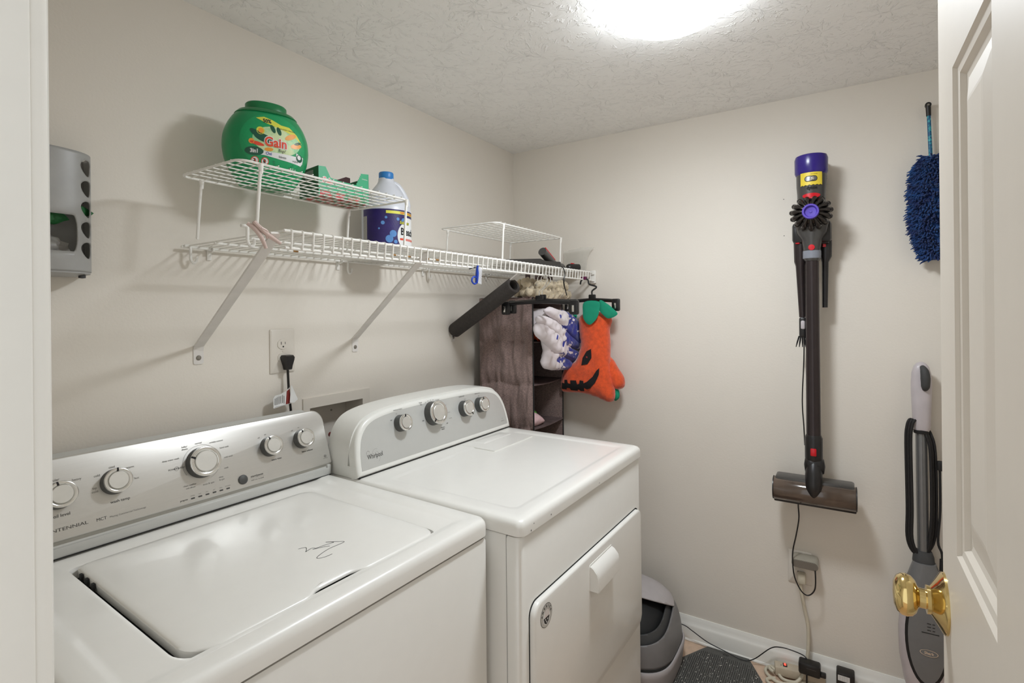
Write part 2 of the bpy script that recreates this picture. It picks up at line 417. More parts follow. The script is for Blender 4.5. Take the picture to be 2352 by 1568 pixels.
    def build(s, name, mats, parent=None, label=None, angle=35, smooth=True):
        if not isinstance(mats, (list, tuple)): mats = [mats]
        me = bpy.data.meshes.new(name)
        if parent:
            inv = wm(parent).inverted(); V = [inv @ p for p in s.v]; off = Vector((0, 0, 0))
        else:
            xs = [p.x for p in s.v]; ys = [p.y for p in s.v]; zs = [p.z for p in s.v]
            off = Vector(((min(xs) + max(xs)) / 2, (min(ys) + max(ys)) / 2, min(zs)))
            V = [p - off for p in s.v]
        me.from_pydata([tuple(p) for p in V], [], s.f)
        for m in mats: me.materials.append(M[m])
        me.polygons.foreach_set('material_index', s.m)
        bm = bmesh.new(); bm.from_mesh(me)
        bmesh.ops.remove_doubles(bm, verts=bm.verts, dist=2e-6)
        bmesh.ops.recalc_face_normals(bm, faces=bm.faces)
        bm.to_mesh(me); bm.free()
        if smooth:
            me.shade_smooth(); me.set_sharp_from_angle(angle=radians(angle))
        o = bpy.data.objects.new(name, me); COL.objects.link(o)
        if parent:
            o.parent = parent; MW[o.name] = wm(parent)
        else:
            o.location = off; MW[o.name] = Matrix.Translation(off)
        if label: o['label'] = label
        return o

def frame(o, x, y, z):
    x, y, z, o = Vector(x).normalized(), Vector(y).normalized(), Vector(z).normalized(), Vector(o)
    return Matrix(((x.x, y.x, z.x, o.x), (x.y, y.y, z.y, o.y), (x.z, y.z, z.z, o.z), (0, 0, 0, 1)))

YB, XS, HC = 1.3606, 2.1616, 2.114     # back wall plane, right wall plane, ceiling height
XL = 0.128                             # room face of the doorway wall
YF = -0.62                             # front wall

# ---------------------------------------------------------------- room
m = MB()
m.bx(-1.4, XS + 0.1, YF - 0.1, YB + 0.12, -0.08, 0.0)
struct(m.build('floor', 'tile'))
m = MB().bx(XL - 0.1, XS + 0.1, YF - 0.1, YB + 0.12, HC, HC + 0.08)
struct(m.build('ceiling', 'ceiling'))
hx0, hx1, hz0, hz1 = 0.990, 1.196, 0.86, 1.054     # recess for the washer supply box
m = MB(); m.bx(XL - 0.1, hx0, YB, YB + 0.12, 0, HC); m.bx(hx1, XS + 0.1, YB, YB + 0.12, 0, HC)
m.bx(hx0, hx1, YB, YB + 0.12, 0, hz0); m.bx(hx0, hx1, YB, YB + 0.12, hz1, HC)
struct(m.build('wall_back', 'wall', smooth=False))
struct(MB().bx(XS, XS + 0.1, YF - 0.1, YB, 0, HC).build('wall_right', 'wall', smooth=False))
struct(MB().bx(XL, XS, YF - 0.1, YF, 0, HC).build('wall_front', 'wall', smooth=False))
m = MB(); m.bx(0.028, XL, 0.515, YB, 0, HC); m.bx(0.028, XL, YF, -0.145, 0, HC); m.bx(0.028, XL, -0.145, 0.515, 2.03, HC)
struct(m.build('wall_left', 'wall', smooth=False))
def base_prof(d):   # baseboard cross-section: (distance from wall, height)
    return [(0, 0), (d, 0), (d, 0.058), (d * 0.8, 0.066), (d * 0.62, 0.070), (d * 0.55, 0.080), (d * 0.30, 0.090), (d * 0.22, 0.0945), (0, 0.0945)]
m = MB(); m.loft([[(XS - a, y, b) for a, b in base_prof(0.015)] for y in (YF, YB)])
m.tube([(XS - 0.015, YF, 0.004), (XS - 0.015, YB, 0.004)], 0.006, 8)
struct(m.build('baseboard_right', 'trim'))
m = MB(); m.loft([[(x, YB - a, b) for a, b in base_prof(0.015)] for x in (XL, XS - 0.016)])
struct(m.build('baseboard_back', 'trim'))
for y, z in ((0.176, 1.745), (0.176, 1.610)):
    m = MB(); m.lathe([(0.0016, 0), (0.0016, 0.0006)], (XS, y, z), (-1, 0, 0), 8)
    m.build('nail_hole', 'gap', bpy.data.objects['wall_right'])

# doorway jamb and casing (left edge of view)
m = MB()
m.bx(0.012, 0.132, 0.500, 0.516, 0, 2.03, 0.002)
m.bx(0.060, 0.072, 0.4965, 0.502, 0, 2.03, 0.002)
c = [(0.124, 0.503), (0.1375, 0.5015), (0.1420, 0.5035), (0.1440, 0.507), (0.1440, 0.53), (0.138, 0.565), (0.128, 0.566), (0.124, 0.56)]
m.loft([[(x, y, z) for x, y in c] for z in (0, 2.06)])
c = [(0.028, 0.503), (0.0135, 0.5035), (0.010, 0.508), (0.012, 0.56), (0.028, 0.562)]
m.loft([[(x, y, z) for x, y in c] for z in (0, 2.06)])
m.bx(0.012, 0.132, -0.160, -0.145, 0, 2.03, 0.002)
m.bx(0.012, 0.132, -0.160, 0.516, 2.015, 2.03, 0.002)
struct(m.build('trim_1', 'trim'))

# ---------------------------------------------------------------- open door (right edge of view)
DX0, DX1, DY = 0.178, 0.789, -0.0995
door = bpy.data.objects.new('door_1', None); COL.objects.link(door); door.location = (DX0, DY - 0.0175, 0); struct(door)
MW[door.name] = Matrix.Translation(Vector((DX0, DY - 0.0175, 0)))
T = frame((0, DY, 0), (1, 0, 0), (0, 0, 1), (0, 1, 0))   # local: x = world x, y = up, z = out of the face toward the back wall
panels = []
for (a, b) in ((0.268, 0.432), (0.535, 0.700)):
    for (z0, z1) in ((0.20, 0.84), (1.085, 1.592), (1.70, 1.92)): panels.append((a, b, z0, z1))
m = MB(T)
outer = [(DX0, 0.006), (DX1, 0.006), (DX1, 2.0), (DX0, 2.0)]
holes = [[(a, z0), (b, z0), (b, z1), (a, z1)] for a, b, z0, z1 in panels]
m.patch(outer, lambda u, w: (u, w, 0), holes=holes)
m.patch(outer, lambda u, w: (u, w, -0.035))
m.loft([[(u, w, z) for u, w in outer] for z in (0, -0.035)], False, False)
for a, b, z0, z1 in panels:
    L = []
    for ins, d in ((0, 0), (0.003, -0.0035), (0.010, -0.0045), (0.014, -0.009), (0.020, -0.010), (0.050, -0.0035), (0.054, -0.003)):
        L.append([(a + ins, z0 + ins, d), (b - ins, z0 + ins, d), (b - ins, z1 - ins, d), (a + ins, z1 - ins, d)])
    m.loft(L, False, True)
m.build('door_slab', 'door', door, smooth=False)
KX, KZ = 0.7745, 1.000
m = MB(frame((KX, DY, KZ), (1, 0, 0), (0, 0, 1), (0, 1, 0)))
m.lathe([(0.034, 0), (0.034, 0.0025), (0.0320, 0.0040), (0.025, 0.008), (0.0185, 0.012), (0.0155, 0.014), (0.0160, 0.0175), (0.0110, 0.0185), (0.0110, 0.033)], n=40)
rose = m.build('rose', 'brass', door, angle=50)
m = MB(frame((KX, DY, KZ), (1, 0, 0), (0, 0, 1), (0, 1, 0)))
m.lathe([(0.0100, 0.017), (0.0105, 0.024), (0.0130, 0.0258), (0.0180, 0.0275), (0.0222, 0.0315), (0.0238, 0.0365), (0.0230, 0.0415), (0.0198, 0.0458), (0.0130, 0.0488), (0, 0.0498)], n=72)
m.build('door_knob', 'brass', door, angle=60)

# ---------------------------------------------------------------- ceiling lamp
LX, LY = 1.276, 0.345
t = thing('ceiling_light', 'round lit white dome light on the textured ceiling', 'ceiling light', (LX, LY, HC))
m = MB()
dome = [(0.127, 0.0), (0.1285, -0.025), (0.1265, -0.042), (0.118, -0.055), (0.102, -0.0630), (0.072, -0.070), (0.036, -0.0735), (0, -0.0745)]
for lo, hi, mi in ((0, 5, 0), (4, 8, 1)):
    pr = dome[lo:hi]; n = 48
    V = [(LX + r * cos(2 * pi * i / n), LY + r * sin(2 * pi * i / n), HC + z) for r, z in pr for i in range(n)]
    m.add(V, [(j * n + i, j * n + (i + 1) % n, (j + 1) * n + (i + 1) % n, (j + 1) * n + i) for j in range(len(pr) - 1) for i in range(n)], mi)
m.build('glass_dome', ['lamp_side', 'lamp'], t)
m = MB(); m.lathe([(0.020, -0.002), (0.020, -0.012), (0, -0.012)], (LX, LY, HC), n=20); m.build('ceiling_mount', 'trim', t)

# ---------------------------------------------------------------- washer
WT = 0.893
wl = thing('washing_machine', 'white top-load washing machine with a brushed steel console, nearest the doorway', 'washing machine', (0.9257, 0.6548, 0), -0.0374)
TW = wm(wl)
m = MB(TW)
m.loft([[(x, y, z) for x, y in rr(-0.700 + i, -i, i, 0.66, [0.016] * 4, 4)] for z, i in ((0.02, 0.004), (0.05, 0), (0.842, 0), (0.850, 0.003))])
m.build('cabinet', 'enamel', wl)
m = MB(TW); m.bx(-0.693, -0.007, 0.007, 0.655, 0.846, 0.862); m.build('seam', 'gap', wl)
# lid outline, also used for the opening of the deck
def lid_poly(g):
    x0, x1, y0, y1 = -0.583 - g * 2.4, -0.112 + g, 0.047 - g, 0.492 + g
    P = rr(x0, x1, y0, y1, [0.030, 0.026, 0.014, 0.045], 8, 40)
    return P
def notch(x):
    a, b = -0.405, -0.290
    if x <= a or x >= b: return 0.0
    t = (x - a) / (b - a)
    return 0.013 * min(1, t / 0.16, (1 - t) / 0.22)
def interp_outer(k, z):
    # k: inset; loop with the same number of points as lid_poly
    return [(x, y, z) for x, y in rr(-0.702 + k, 0.002 - k, -0.003 + k, 0.655 - min(k, 0.02), [max(0.008, 0.024 - k * 0.3)] * 4, 8, 40)]
m = MB(TW)
hole = lid_poly(0.003)
loops = [interp_outer(0.0, 0.857), interp_outer(0.0, 0.876), interp_outer(0.0015, 0.884), interp_outer(0.006, 0.8905), interp_outer(0.013, WT),
         interp_outer(0.036, WT), interp_outer(0.042, WT - 0.0008), interp_outer(0.050, WT - 0.0035), interp_outer(0.056, WT - 0.0043)]
loops.append([(x, y, WT - 0.0043) for x, y in lid_poly(0.007)])
loops.append([(x, y, WT - 0.0060) for x, y in lid_poly(0.0040)])
loops.append([(x, y, WT - 0.012) for x, y in hole])
loops.append([(x, y, WT - 0.026) for x, y in hole])
m.loft(loops, True, False, 0)
m.add([(x, y, WT - 0.026) for x, y in hole], [tuple(range(len(hole)))], 1)  # floor of the opening coloured near-black for the shade under the lid
m.build('deck', ['enamel', 'gap'], wl, angle=40)
m = MB(TW)
def lidp(g, k=1.0):
    out = []
    for x, y in lid_poly(-0.0005 - g):
        if y < 0.06 and -0.41 < x < -0.285: y += notch(x) * k
        out.append((x, y))
    return out
L = [[(x, y, WT - 0.022) for x, y in lidp(0.001, 5.0)], [(x, y, WT - 0.008) for x, y in lidp(0.0, 4.0)], [(x, y, WT - 0.0065) for x, y in lidp(0.0)], [(x, y, WT - 0.005) for x, y in lidp(0.0)], [(x, y, WT - 0.0025) for x, y in lidp(0.0018)], [(x, y, WT - 0.0010) for x, y in lidp(0.005)], [(x, y, WT + 0.0002) for x, y in lidp(0.02)], [(x, y, WT + 0.0012) for x, y in lidp(0.06)]]
m.loft(L)
lid = m.build('lid', 'enamel', wl, angle=60)
m = MB(TW)
def stroke(pts, r=0.0006):
    P = catmull([(x, y, WT + 0.0014) for x, y in pts], 8)
    m.tube(P, r, 6, flat=0.3)
stroke([(-0.3235, 0.2081), (-0.312, 0.202), (-0.3175, 0.191), (-0.322, 0.186), (-0.308, 0.1895), (-0.303, 0.184)])
stroke([(-0.3094, 0.183), (-0.285, 0.180), (-0.268, 0.176), (-0.276, 0.190), (-0.262, 0.172), (-0.256, 0.160), (-0.290, 0.160), (-0.318, 0.152), (-0.326, 0.145), (-0.315, 0.138), (-0.300, 0.137)])
stroke([(-0.309, 0.1835), (-0.293, 0.176), (-0.282, 0.169)])
m.build('marker_scribble', 'matte_black', lid)
for y in (0.452, 0.425, 0.395):
    m = MB(TW); m.bx(-0.5865, -0.5825, y - 0.004, y + 0.004, WT - 0.018, WT - 0.004)
    m.build('hinge_slot', 'gap', lid)
# console
fy0, fz0, fy1, fz1 = 0.548, 0.905, 0.603, 1.068
def facemap(TT, fy0, fz0, fy1, fz1):
    d = Vector((0, fy1 - fy0, fz1 - fz0)).normalized(); n = Vector((0, -d.z, d.y))
    return lambda x, v, o=0.0: Vector((x, fy0, fz0)) + d * v + n * o
WF = facemap(TW, fy0, fz0, fy1, fz1)
m = MB(TW)
m.bx(-0.697, -0.006, 0.5475, 0.66, WT - 0.001, 0.912, 0.002); m.bx(-0.012, 0.0, 0.550, 0.66, WT - 0.001, 0.920, 0.003)
prof = rr(-0.702, 0.002, 0.0, 0.170, [0.012, 0.032, 0.032, 0.012], 8, 8)
m.loft([[WF(x, v, -0.004) for x, v in prof], [WF(x, v * 0.99, -0.03) for x, v in prof], [(x * 1.0, 0.66, 0.900 + v * 0.97) for x, v in prof]])
m.build('console_body', 'panel_grey', wl)
m = MB(TW); m.bx(-0.695, -0.004, 0.5462, 0.600, WT - 0.0008, WT + 0.0012); m.build('console_seam', 'gap', wl)
m = MB(TW)
pf = lambda i: rr(-0.704 + i, 0.006 - i, 0.018 + (i if i < 0.003 else 0.003), 0.172 - i, [0.004, 0.034, 0.034, 0.004], 8, 8)
m.loft([[WF(x, v, -0.012) for x, v in pf(0)], [WF(x, v, -0.003) for x, v in pf(0)], [WF(x, v, -0.0006) for x, v in pf(0.0012)], [WF(x, v, 0) for x, v in pf(0.0035)]])
m.build('console_face', 'steel', wl, angle=50)
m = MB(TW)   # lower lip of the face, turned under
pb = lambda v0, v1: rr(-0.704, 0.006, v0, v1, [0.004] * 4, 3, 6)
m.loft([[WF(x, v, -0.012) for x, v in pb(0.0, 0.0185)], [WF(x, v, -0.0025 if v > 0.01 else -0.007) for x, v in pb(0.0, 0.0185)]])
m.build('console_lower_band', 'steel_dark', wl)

def knob(parent, TT, FM, x, v, r, h, ind, dark_side=True):
    c = FM(x, v); n = FM(x, v, 1) - c
    fr = TT @ frame(c, (1, 0, 0), (FM(x, v + 1) - c), n)
    m = MB(fr)
    m.lathe([(r * 1.04, 0.0), (r * 1.02, 0.002), (r * 0.97, h * 0.72), (r * 0.96, h * 0.8)], n=40)
    k = m.build('knob', 'knob_side', parent, 'dial knob with a dark side and satin silver cap')
    m = MB(fr); m.lathe([(r * 0.96, h * 0.76), (r * 1.0, h * 0.84), (r * 0.99, h * 0.96), (r * 0.94, h), (r * 0.84, h * 0.99), (r * 0.72, h * 0.93), (r * 0.70, h * 0.88), (r * 0.1, h * 0.88)], n=48)
    m.build('knob_ring', 'chrome', k, angle=50)
    m = MB(fr); m.lathe([(r * 0.70, h * 0.80), (r * 0.69, h * 0.97), (r * 0.66, h * 1.0), (0, h * 1.0)], n=40)
    m.build('knob_cap', 'knob_face', k, angle=30)
    m = MB(fr @ Matrix.Rotation(ind, 4, 'Z')); m.box((0, r * 0.86, h * 0.98), (r * 0.14, r * 0.30, h * 0.10), r * 0.04)
    m.build('indicator', 'matte_black', k)
    return k
for x, v, r, ind in ((-0.582, 0.101, 0.0245, 0.25), (-0.493, 0.103, 0.0245, -0.02), (-0.326, 0.1005, 0.0335, 1.1), (-0.162, 0.101, 0.0245, 0.45), (-0.070, 0.101, 0.0245, 0.45)):
    knob(wl, TW, WF, x, v, r, 0.024, ind)
c = WF(-0.242, 0.038); m = MB(TW @ frame(c, (1, 0, 0), WF(-0.242, 1) - c, WF(-0.242, 0.038, 1) - c))
m.lathe([(0.0112, 0), (0.0112, 0.002), (0.010, 0.0035), (0.004, 0.0045), (0, 0.0047)], n=28)
m.build('start_button', 'knob_side', wl)
mp = MB(TW); pl = lambda u, w: WF(u, w, 0.0004)
for k in range(6):
    x = -0.356 + k * (0.077 / 5); mp.patch(rr(x - 0.0042, x + 0.0042, 0.0262, 0.0292, 0.0014, 3), lambda u, w: WF(u, w, 0.0006), mi=0)
    mp.text(['sensing', 'wash', 'rinse', 'spin', 'done', 'lid locked'][k], 0.0022, pl, 1, x, 0.0338)
for s_, x, v, h, al, mi in (('heavy', -0.553, 0.124, 0.0048, 'CENTER', 1), ('regular', -0.588, 0.131, 0.0048, 'CENTER', 1), ('light', -0.614, 0.122, 0.0048, 'CENTER', 1), ('soil level', -0.568, 0.064, 0.006, 'RIGHT', 0),
        ('cool', -0.495, 0.133, 0.0045, 'CENTER', 1), ('warm', -0.464, 0.125, 0.0045, 'CENTER', 1), ('cold', -0.521, 0.122, 0.0045, 'CENTER', 1), ('hot', -0.455, 0.100, 0.0045, 'CENTER', 1),
        ('tap', -0.527, 0.099, 0.0045, 'CENTER', 1), ('cold', -0.527, 0.092, 0.0045, 'CENTER', 1), ('wash temp', -0.488, 0.064, 0.0056, 'CENTER', 0), ('MCT', -0.522, 0.0375, 0.006, 'CENTER', 0),
        ('Maytag Commercial Technology', -0.4775, 0.0368, 0.0035, 'CENTER', 1), ('normal', -0.327, 0.1455, 0.0038, 'CENTER', 1), ('bulky/', -0.357, 0.1435, 0.0036, 'CENTER', 1), ('sheets', -0.357, 0.138, 0.0036, 'CENTER', 1),
        ('deep water wash', -0.388, 0.121, 0.0036, 'CENTER', 1), ('POWERWASH', -0.379, 0.0995, 0.0038, 'CENTER', 0), ('wrinkle control', -0.288, 0.141, 0.0036, 'CENTER', 1), ('hand wash', -0.272, 0.124, 0.0036, 'CENTER', 1),
        ('cold wash', -0.266, 0.100, 0.0038, 'CENTER', 1), ('soak', -0.275, 0.0755, 0.0038, 'CENTER', 1), ('rinse', -0.290, 0.0575, 0.0036, 'CENTER', 1), ('& spin', -0.289, 0.0515, 0.0036, 'CENTER', 1),
        ('drain & spin', -0.319, 0.0505, 0.0038, 'CENTER', 1), ('clean washer', -0.358, 0.0575, 0.0038, 'CENTER', 1), ('with affresh', -0.357, 0.0515, 0.003, 'CENTER', 1), ('progress', -0.374, 0.0285, 0.0032, 'CENTER', 0),
        ('start/pause', -0.207, 0.0395, 0.0052, 'CENTER', 0), ('hold 3 sec. to cancel', -0.207, 0.0305, 0.0028, 'CENTER', 1), ('extra rinse', -0.150, 0.066, 0.0045, 'CENTER', 0), ('fabric softener', -0.061, 0.067, 0.0042, 'CENTER', 0),
        ('on', -0.168, 0.133, 0.0036, 'CENTER', 1), ('off', -0.186, 0.128, 0.0036, 'CENTER', 1), ('on', -0.074, 0.133, 0.0036, 'CENTER', 1), ('off', -0.094, 0.128, 0.0036, 'CENTER', 1)):
    kk = {}
    mp.text(s_, h, pl, mi, x, v, align=al, bold=kk.get('bold', 0.00006))
mp.text('CENTENNIAL', 0.0062, pl, 0, -0.543, 0.0385, align='RIGHT', bold=0.00012, sx=1.35)
mp.patch(rr(-0.226, -0.188, 0.0345, 0.0348, 0.0001, 1), pl, mi=1)
def arc(cx, cy, r, a0, a1, w, n=24):
    return [(cx + r * cos(a0 + (a1 - a0) * i / n), cy + r * sin(a0 + (a1 - a0) * i / n)) for i in range(n + 1)] + [(cx + (r - w) * cos(a1 + (a0 - a1) * i / n), cy + (r - w) * sin(a1 + (a0 - a1) * i / n)) for i in range(n + 1)]
mp.patch(arc(-0.326, 0.1005, 0.0405, radians(-70), radians(210), 0.0005, 40), pl, mi=1)
mp.patch(arc(-0.379, 0.0995, 0.0045, 0, radians(359), 0.0005, 24), pl, mi=0)
mp.patch(arc(-0.012, 0.0405, 0.0038, 0, radians(359), 0.0006, 20), pl, mi=0)
mp.text('he', 0.003, pl, 0, -0.012, 0.0405, bold=0.0001); mp.text('HIGH EFFICIENCY', 0.0014, pl, 0, -0.012, 0.0345)
mp.build('console_lettering', ['print', 'print_light'], wl, smooth=False)

# ---------------------------------------------------------------- dryer
DT = 0.891
dr = thing('clothes_dryer', 'white front-load clothes dryer with an arched grey console, right of the washer', 'dryer', (1.6797, 0.5675, 0), -0.0208)
TD = wm(dr)
m = MB(TD)
m.bx(-0.734, -0.003, 0.041, 0.66, 0.02, 0.853, 0.003)
m.build('cabinet', 'enamel', dr)
m = MB(TD); m.bx(-0.728, -0.009, 0.030, 0.655, 0.850, 0.858); m.bx(-0.730, -0.007, 0.0375, 0.043, 0.03, 0.853); m.build('seam', 'gap', dr)
m = MB(TD)
m.loft([[(x, y, z) for x, y in rr(-0.737 + i, -i, i, 0.038, [0.020, 0.002, 0.002, 0.020], 6)] for z, i in ((0.02, 0.003), (0.04, 0.0), (0.846, 0.0), (0.852, 0.003))])
m.build('front_panel', 'enamel', dr)
m = MB(TD)
o = lambda k, z, yb=0.655: [(x, y, z) for x, y in rr(-0.740 + k, 0.003 - k, -0.005 + k, yb, [max(0.006, 0.020 - k * 0.3)] * 4, 6, 6)]
i_ = lambda k, z: [(x, y, z) for x, y in rr(-0.690 + k, -0.045 - k, 0.040 + k, 0.462 - k, [0.02] * 4, 6, 6)]
m.loft([o(0, 0.857), o(0, 0.874), o(0.0015, 0.882), o(0.006, 0.888), o(0.013, DT), o(0.03, DT, 0.64), i_(0, DT), i_(0.006, DT - 0.0006), i_(0.012, DT - 0.0028), i_(0.018, DT - 0.003)])
m.loft([[(x, y, z) for x, y in rr(-0.312, -0.072, 0.372, 0.508, 0.006, 4)] for z in (DT - 0.003, DT + 0.0004)], False, True)
m.build('top_panel', 'enamel', dr, angle=50)
m = MB(TD)
m.loft([[(x, y, z) for x, y in rr(-0.255 - g, -0.098 + g, 0.455 - g * 0.5, 0.500 + g * 0.5, 0.004, 4)] for z, g in ((DT - 0.0005, 0.006), (DT + 0.0022, 0.0))])
m.build('lint_screen_cover', 'enamel', dr)
# drop-down door
m = MB(TD)
dp = lambda g: rr(-0.7045 - g, -0.0325 + g, 0.327 - g, 0.6965 + g, [0.028, 0.028, 0.030, 0.028], 8)
m.slab(dp(0.0035), lambda u, w: (u, -0.0006, w), lambda u, w: (u, 0.004, w)); m.build('door_gap', 'gap', dr)
m = MB(TD); m.loft([[(x, 0.004, z) for x, z in dp(0)], [(x, -0.009, z) for x, z in dp(0)], [(x, -0.0125, z) for x, z in dp(-0.0015)], [(x, -0.0140, z) for x, z in dp(-0.005)]])
dd = m.build('door', 'enamel', dr, angle=50)
m = MB(TD)   # pull handle: sloping hood with a hollow underside
x0, x1 = -0.4275, -0.2830
hp = [(-0.013, 0.6700), (-0.024, 0.6655), (-0.036, 0.6520), (-0.039, 0.6380), (-0.039, 0.6060), (-0.034, 0.6040), (-0.033, 0.6330), (-0.026, 0.6450), (-0.013, 0.6500)]
m.loft([[(x, y, z) for y, z in hp] for x in (x0 + 0.004, x1 - 0.004)])
for xa, xb in ((x0, x0 + 0.006), (x1 - 0.006, x1)):
    m.loft([[(x, y, z) for y, z in [(-0.013, 0.6700), (-0.024, 0.6650), (-0.0355, 0.6515), (-0.0385, 0.638), (-0.0385, 0.606), (-0.013, 0.606)]] for x in (xa, xb)])
m.loft([[(x, -0.013, z) for x, z in rr(x0 - 0.004, x1 + 0.004, 0.603, 0.674, 0.008, 5)], [(x, -0.0155, z) for x, z in rr(x0 - 0.003, x1 + 0.003, 0.604, 0.673, 0.008, 5)]])
m.build('handle', 'enamel', dd, angle=30)
m = MB(TD)   # finger scoop under the handle
V = []
q = [(-0.4275, 0.6040), (-0.283, 0.6040), (-0.290, 0.585), (-0.325, 0.5725), (-0.385, 0.5725), (-0.420, 0.585)]
m.slab(q, lambda u, w: (u, -0.0143, w), lambda u, w: (u, -0.010, w)); m.build('finger_scoop', 'enamel_rough', dd)
m = MB(TD)   # round decal
sf = lambda d: (lambda u, w: (u - 0.6556, -0.0142 - d, w + 0.6558))
m.patch(circ(0, 0, 0.0262, 40), sf(0.0002), mi=0); m.patch(circ(0, 0, 0.0252, 40), sf(0.0004), mi=1)
m.patch(circ(-0.000, -0.004, 0.0150, 32, 0.0165), sf(0.0006), mi=2)
for k in range(3): 
    x = -0.008 + k * 0.007
    m.patch([(x, -0.004), (x + 0.0028, -0.004), (x + 0.005, 0.012), (x + 0.0032, 0.0125)], sf(0.0008), mi=3)
m.patch([(-0.013, -0.004), (0.013, -0.004), (0.009, -0.015), (0, -0.020), (-0.009, -0.015)], sf(0.0007), mi=4)
for cx, cy in ((-0.005, -0.008), (0.004, -0.009), (-0.001, -0.014)):
    m.patch([(cx + (0.0032 if i % 2 == 0 else 0.0013) * cos(pi / 2 + i * pi / 5), cy + (0.0032 if i % 2 == 0 else 0.0013) * sin(pi / 2 + i * pi / 5)) for i in range(10)], sf(0.001), mi=2)
for i, ch in enumerate('AMERICA'):
    a = radians(168 - i * 26); Vt, Ft = text2d(ch, 0.0050, bold=0.0003)
    cx, cy = 0.0200 * cos(a), 0.0200 * sin(a); b_ = a - pi / 2; f_ = sf(0.0008)
    m.add([f_(cx + u * cos(b_) - w * sin(b_), cy + u * sin(b_) + w * cos(b_)) for u, w in Vt], Ft, 4)
m.build('round_decal', ['matte_black', 'panel_grey', 'white', 'pink', 'matte_black'], dd, 'round black and silver decal reading AMERICA', smooth=False)
# chips in the enamel
random.seed(3)
for x, y, z in ((-0.690, -0.0052, 0.873), (-0.613, -0.0052, 0.867), (-0.340, -0.0052, 0.863), (-0.702, -0.0052, 0.861)):
    m = MB(TD); m.patch([(x + random.uniform(.0008, .0022) * cos(a), z + random.uniform(.0008, .003) * sin(a)) for a in [k * pi / 4 for k in range(8)]], lambda u, w: (u, y, w))
    m.build('paint_chip', 'print', dr, smooth=False)
# console
dy0, dz0, dy1, dz1 = 0.5197, 0.8930, 0.5590, 1.0620
DF = facemap(TD, dy0, dz0, dy1, dz1)
half = [(0.3675, 0.0), (0.3680, 0.022), (0.3655, 0.055), (0.3600, 0.085), (0.3520, 0.108), (0.3400, 0.128), (0.3220, 0.145), (0.2950, 0.157), (0.2500, 0.1655), (0.18, 0.1710), (0.09, 0.1735), (0.0, 0.1742)]
hc = [(p.x, p.y) for p in catmull([(a, b, 0) for a, b in half], 4)]
def arch(s=1.0, dz=0.0, b=0.0):
    R = [(-0.3685 + a * s, b + v * (s if s < 1 else 1) + dz) for a, v in hc]; Lf = [(-0.3685 - a * s, b + v * (s if s < 1 else 1) + dz) for a, v in reversed(hc[:-1])]
    return R + Lf
def archin(k):
    out = []
    for x, v in arch():
        cx, cv = -0.3685, 0.06
        dx, dv = x - cx, v - cv; l = sqrt(dx * dx + dv * dv)
        # approximate inset: shrink each axis
        out.append((cx + dx * (0.3685 - k) / 0.3685, max(k * 1.0, cv + dv * (0.1142 - k) / 0.1142) if dv > 0 else max(k, v)))
    return out
m = MB(TD)
ab = arch()
m.loft([[(x, 0.655, dz0 + v * 1.005) for x, v in ab], [(x, 0.60, dz0 + v * 1.01 + 0.0) for x, v in ab], [(x, 0.565, dz0 + v * 1.0) for x, v in ab]], True, True)
m.loft([[DF(x, v, -0.030) for x, v in ab], [DF(x, v, -0.010) for x, v in ab], [DF(x, v, -0.004) for x, v in archin(0.001)], [DF(x, v, 0.0) for x, v in archin(0.005)], [DF(x, v, 0.001) for x, v in archin(0.012)], [DF(x, v, 0.0) for x, v in archin(0.0145)]])
m.bx(-0.7365, -0.0005, 0.535, 0.655, DT - 0.001, DT + 0.03, 0.0)
m.build('console_body', 'enamel_rough', dr, angle=50)
m = MB(TD); m.bx(-0.733, -0.004, 0.5205, 0.66, DT - 0.001, DT + 0.0022); m.build('console_seam', 'gap', dr)
m = MB(TD); m.loft([[DF(x, v, -0.002) for x, v in archin(0.0150)], [DF(x, v, 0.0006) for x, v in archin(0.0155)]]); m.build('console_face', 'panel_grey', dr)
for x, v, r, ind, h in ((-0.557, 0.1165, 0.0245, 0.0, 0.030), (-0.412, 0.1215, 0.0375, 2.3, 0.032), (-0.256, 0.1110, 0.0270, 3.6, 0.030), (-0.166, 0.1100, 0.0265, 0.2, 0.030)):
    knob(dr, TD, DF, x, v, r, h, ind)
mp = MB(TD); pl = lambda u, w: DF(u, w, 0.0011)
mp.text('Whirlpool', 0.0135, pl, 0, -0.669, 0.0470, sx=0.72, bold=0.0001)
mp.patch(arc(-0.665, 0.052, 0.013, radians(60), radians(200), 0.0004), pl, mi=1); mp.patch(arc(-0.668, 0.042, 0.016, radians(-60), radians(70), 0.0004), pl, mi=1)
mp.patch(arc(-0.692, 0.0585, 0.006, radians(10), radians(200), 0.0004), pl, mi=0)
